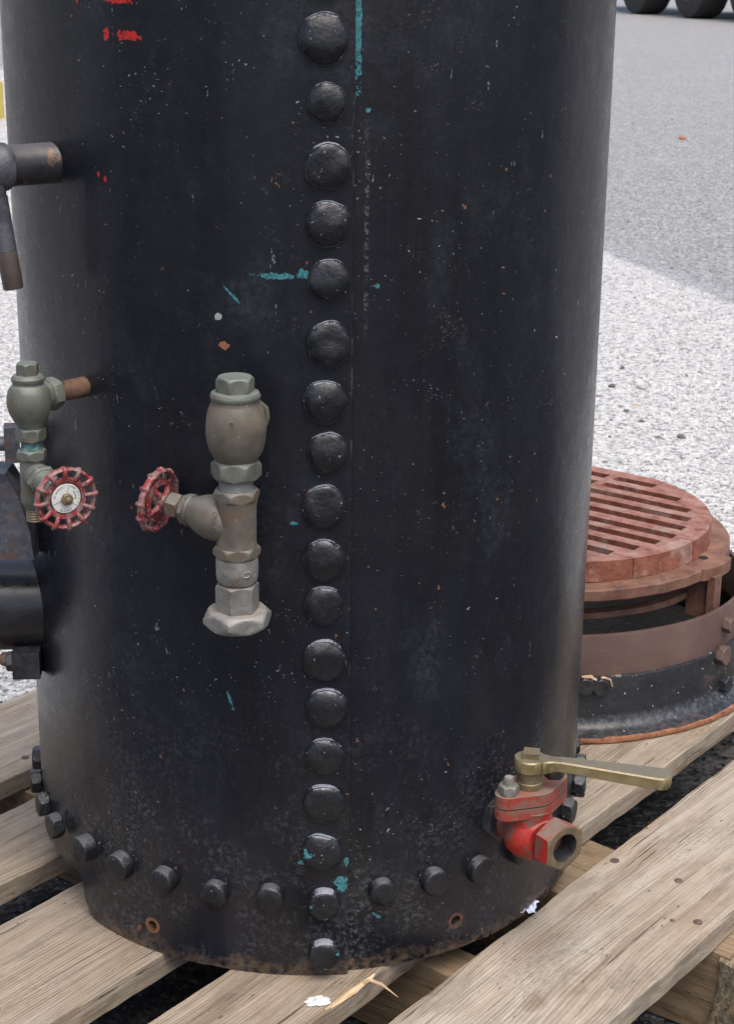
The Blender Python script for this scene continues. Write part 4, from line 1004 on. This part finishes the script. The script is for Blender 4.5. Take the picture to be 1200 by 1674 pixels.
for mlo, mhi, ks, rib, hs, lab in defs:
    b = section(mlo, mhi, ks, rib)
    for m_, sd2 in hs: halfslot(b, m_, sd2)
    bmesh.ops.remove_doubles(b, verts=b.verts, dist=.00002)
    # drop the interior faces where two strips share a wall
    seen = {}
    for f_ in b.faces: seen.setdefault(tuple(sorted(v.index for v in f_.verts)), []).append(f_)
    b.verts.index_update(); seen = {}
    for f_ in b.faces: seen.setdefault(tuple(sorted(v.index for v in f_.verts)), []).append(f_)
    dd_ = [f_ for l in seen.values() if len(l) > 1 for f_ in l]
    if dd_: bmesh.ops.delete(b, geom=dd_, context='FACES_ONLY')
    rough(b, .0004, 30, len(ks) + mlo)
    me = M_(b, 'grate_section', 30)
    o = obj('grate_section', me, M['grate']); o.matrix_world = V((GX, GY, 0)) @ Matrix.Rotation(TH, 4, 'Z')
    tag(o, lab, 'grate', 'sections of the round fire grate')

# ------------------------------------------------------------------ small litter
def pebble(x, y, r, mat, lab, sx=1.0, z=GZ, seed=0, cat='stone', name='pebble', grp='stones lying on the yard'):
    b = bmesh.new(); bmesh.ops.create_icosphere(b, subdivisions=2, radius=r)
    for v in b.verts:
        q = v.co.normalized() * 1.3 + Vector((seed * 3.1, 0, 0)); v.co *= 1 + .45 * noise.noise(q); v.co.x *= sx; v.co.z *= .62
    me = M_(b, name, 25); o = obj(name, me, mat, None, loc=(x, y, z + r * .45)); tag(o, lab, cat, grp)
stone_m = mat_metal('dark_stone', (.07, .07, .072), (.13, .13, .13), (.2, .2, .2), 0, (.7, .9), 90)
stone_p = mat_metal('pale_stone', (.33, .33, .32), (.42, .42, .41), (.25, .25, .25), 0, (.7, .9), 90)
stone_r = mat_metal('red_stone', (.30, .11, .05), (.38, .16, .08), None, 0, (.7, .9), 90)
for i, (x, y, r, mt, lab, sx) in enumerate([
    (.825, 1.992, .0085, stone_m, 'largest dark stone on the pale concrete, lower right of the group', 1.1),
    (.773, 1.992, .0045, stone_m, 'small flat dark stone left of the largest dark stone', 1.6),
    (.761, 2.127, .0058, stone_m, 'dark stone just above the small flat stone', 1.0),
    (.742, 2.220, .0065, stone_m, 'mid grey stone nearest the boiler, left of the brown straw', 1.1),
    (.820, 2.440, .011, stone_p, 'pale rounded stone at the upper right of the group', 1.2),
    (.748, 2.457, .0085, stone_m, 'dark stone close to the boiler edge, at the upper left of the group', 1.0),
    (.808, 2.654, .0065, stone_m, 'small dark stone farthest up the pale concrete', 1.0),
    (2.166, 8.432, .018, stone_r, 'small orange red stone on the grey yard', 1.2)]):
    pebble(x, y, r, mt, lab, sx, seed=i)
b = bmesh.new(); tube(b, [(-.012, 0, .001), (0, .002, .003), (.014, 0, .001)], [.0005, .002, .0004], 5)
o = obj('straw', M_(b), M['split'], None, loc=(.777, 2.277, GZ)); tag(o, 'tiny brown straw on the pale concrete between the stones', 'straw')
# crumbs of gravel
gv = bmesh.new(); rnd = random.Random(9)
for i in range(420):
    t = rnd.random()
    y = 1.2 + 9 * t * t; x = rnd.uniform(.2, 1.0) * (y + 1.65) * .28 if rnd.random() < .75 else -rnd.uniform(.1, .24) * (y + 1.65) * 1.0
    r = rnd.uniform(.0010, .0034) * (1 + y * .10)
    tmp = bmesh.ops.create_icosphere(gv, subdivisions=1, radius=r)['verts']
    for v in tmp: v.co = Vector((v.co.x * rnd.uniform(.8, 1.3) + x, v.co.y + y, v.co.z * .6 + GZ + r * .3))
o = obj('gravel', gv, stone_m); o['kind'] = 'stuff'; o['label'] = 'loose crumbs of gravel scattered over the yard'
ico = bmesh.new(); bmesh.ops.create_icosphere(ico, subdivisions=1, radius=1.0); ico.verts.index_update()
IV = [v.co.copy() for v in ico.verts]; IF = [tuple(v.index for v in f_.verts) for f_ in ico.faces]; ico.free()
def stones(name, mat, spots, label):
    V_ = []; F_ = []
    for (x, y, r, k) in spots:
        a = k * 6.28; ca, sa = cos(a), sin(a); sx = .7 + .8 * ((k * 7.3) % 1); o_ = len(V_)
        for q in IV:
            px, py = q.x * r * sx, q.y * r; j = 1 + .35 * noise.noise(q * 1.5 + Vector((k * 90, 0, 0)))
            V_.append(((px * ca - py * sa) * j + x, (px * sa + py * ca) * j + y, q.z * r * .55 * j + GZ + r * .12))
        F_ += [tuple(i + o_ for i in f_) for f_ in IF]
    me = bpy.data.meshes.new(name); me.from_pydata(V_, [], F_); o = obj(name, me, mat); o['kind'] = 'stuff'; o['label'] = label
rnd = random.Random(5); sp = []
while len(sp) < 15000:
    if rnd.random() < .6: y = .75 + 3.6 * rnd.random() ** 1.3; x = rnd.uniform(.20, .34) * (y + 1.65)
    else: y = .25 + 3.0 * rnd.random() ** 1.2; x = -rnd.uniform(.12, .25) * (y + 1.65)
    if x > 1.056 - (y - 4.5) * .253: continue
    sp.append((x, y, .0016 + .0032 * rnd.random() ** 2.2 * (1 + y * .2), rnd.random()))
sm = N('pale_aggregate'); sv = sm.voro(70, None, 'F1', 'Color'); sm.P('Base Color', sm.cramp(sm.n('ShaderNodeSeparateColor', {0: sv}).outputs[0], [(.0, (.20, .20, .21)), (.25, (.36, .36, .365)), (.6, (.50, .50, .50)), (1, (.60, .595, .58))])); sm.P('Roughness', .7)
stones('aggregate', sm.m, sp, 'pale aggregate stones bedded in the light yard surface')
# dark grit on the tarmac seen through the pallet gaps
gv = bmesh.new(); rnd = random.Random(19)
tarstone = mat_metal('tarmac_grit', (.03, .031, .034), (.07, .071, .075), (.16, .16, .17), 0, (.4, .7), 200)
for i in range(2600):
    x = rnd.uniform(-.6, .75); y = rnd.uniform(-.6, .75)
    if x * x + y * y < .04: continue
    r = rnd.uniform(.0015, .0038); tmp = bmesh.ops.create_icosphere(gv, subdivisions=1, radius=r)['verts']; sx = rnd.uniform(.7, 1.4)
    for v in tmp: v.co = Vector((v.co.x * sx + x, v.co.y + y, v.co.z * .7 + GZ + r * .2))
o = obj('grit', gv, tarstone); o['kind'] = 'stuff'; o['label'] = 'coarse dark tarmac grit under the pallet'
# plastic scrap
pl = N('white_film'); pl.P('Base Color', (.62, .66, .82)); pl.P('Roughness', .3)
b = bmesh.new(); rnd = random.Random(2); grid = {}
for i in range(12):
    for j in range(5):
        x = (i - 5.5) * .0026; y = (j - 2) * .0026 * (.5 + .7 * abs(sin(i * .9))); grid[i, j] = b.verts.new((x, y + .004 * sin(i * .8), .003 + rnd.uniform(-.0015, .0035)))
for i in range(11):
    for j in range(4): b.faces.new((grid[i, j], grid[i + 1, j], grid[i + 1, j + 1], grid[i, j + 1]))
o = obj('plastic_scrap', b, pl.m, None, loc=(.2135, -.1790, .0012)); o.rotation_euler = (.2, 0, .75)
md = o.modifiers.new('s', 'SOLIDIFY'); md.thickness = .0003
tag(o, 'crumpled scrap of bluish white plastic between boiler and front board', 'plastic scrap')
# bird dropping
wd = N('chalky_white'); wd.P('Base Color', wd.mix(wd.ramp(wd.noise(300, 4), .4, .6), (.45, .45, .44), (.80, .80, .80))); wd.P('Roughness', .45)
b = bmesh.new(); ctr = b.verts.new((0, 0, .0014)); rg = []; rg2 = []
for i in range(40):
    a = 2 * pi * i / 40; r = .0078 * (1 + .35 * noise.noise(Vector((cos(a) * 2.4, sin(a) * 2.4, 5)))); rg.append(b.verts.new((r * 1.45 * cos(a), r * sin(a), -.0003))); rg2.append(b.verts.new((r * 1.1 * cos(a), r * .75 * sin(a), .0013 + .0006 * noise.noise(Vector((a * 3, 1, 1))))))
for i in range(40): j = (i + 1) % 40; b.faces.new((rg[i], rg[j], rg2[j], rg2[i])); b.faces.new((rg2[i], rg2[j], ctr))
o = obj('bird_dropping', M_(b, 'd', 60), wd.m, None, loc=(.0075, -.3262, .0006)); o.rotation_euler = (0, 0, .1)
tag(o, 'white bird dropping dried on the middle pallet board', 'bird dropping')

# ------------------------------------------------------------------ lorry trailer far behind: twin axles reach into the top of the picture
tr = empty('lorry_trailer', (6.4, 29.4, GZ)); tag(tr, 'parked lorry trailer far behind with its black tyres at the top right', 'lorry')
u_ = Vector((6.69690952 - 6.07870925, 28.26389974 - 30.46053691, 0)).normalized(); ta = math.atan2(u_.y, u_.x)
TM = V((6.0787, 30.4605, GZ)) @ Matrix.Rotation(ta, 4, 'Z')     # x along the trailer, first wheel at 0; y outward to the far side
RADW = .60
wheel_b = lathe([(.30, -.24), (.52, -.26), (.57, -.24), (RADW, -.17), (RADW, .17), (.57, .24), (.52, .26), (.30, .24)], 56)
wm = M_(wheel_b, 'tyre', 40); rim_b = lathe([(.06, .06), (.10, .02), (.20, .02), (.27, .16), (.305, .25), (.31, .20), (.30, -.1)], 40); rmm = M_(rim_b, 'rim', 40)
SP = 2.28 / 2 * 1.0
SP = 1.30
xs_ = [0, 2.2819, 3.10]
# the near row: two wheels seen apart and a third partly in frame
for k, x in enumerate((0, 2.05, 4.0)):
    for y in (0, 2.2):
        T = TM @ V((x, y, RADW - .012)) @ Matrix.Rotation(R(90 if y == 0 else -90), 4, 'X')
        o = part('tyre', wm, M['rubber'], tr, T); ob = part('wheel_rim', rmm, M['wheelrim'], tr, T)
b = bmesh.new(); box(b, -3.5, 9.0, .35, .50, .95, 1.15); box(b, -3.5, 9.0, 1.70, 1.85, .95, 1.15); bev(b, .01, 1); part('chassis_rail', b, M['truck_red'], tr, TM)
b = bmesh.new()
for x in (0, 2.05, 4.0): tube(b, [(x, .1, RADW), (x, 2.1, RADW)], .06, 14)
part('axle', b, M['rubber'], tr, TM)
b = bmesh.new(); box(b, -3.6, 9.1, -.12, 2.32, 1.155, 1.30); bev(b, .02, 2); part('load_deck', b, M['truck_red'], tr, TM)
b = bmesh.new(); box(b, -3.6, -3.52, -.12, 2.32, 1.31, 2.4); bev(b, .01, 1); part('headboard', b, M['truck_red'], tr, TM)

# yellow kerb block at the far left edge
b = bmesh.new(); box(b, -.6, .02, -.2, .2, 0, .22); bev(b, .02, 2)
o = obj('yellow_block', M_(b), M['yellow'], None, loc=(-1.955, 9.3, GZ)); tag(o, 'yellow painted block on the yard far behind the left side of the boiler', 'block')
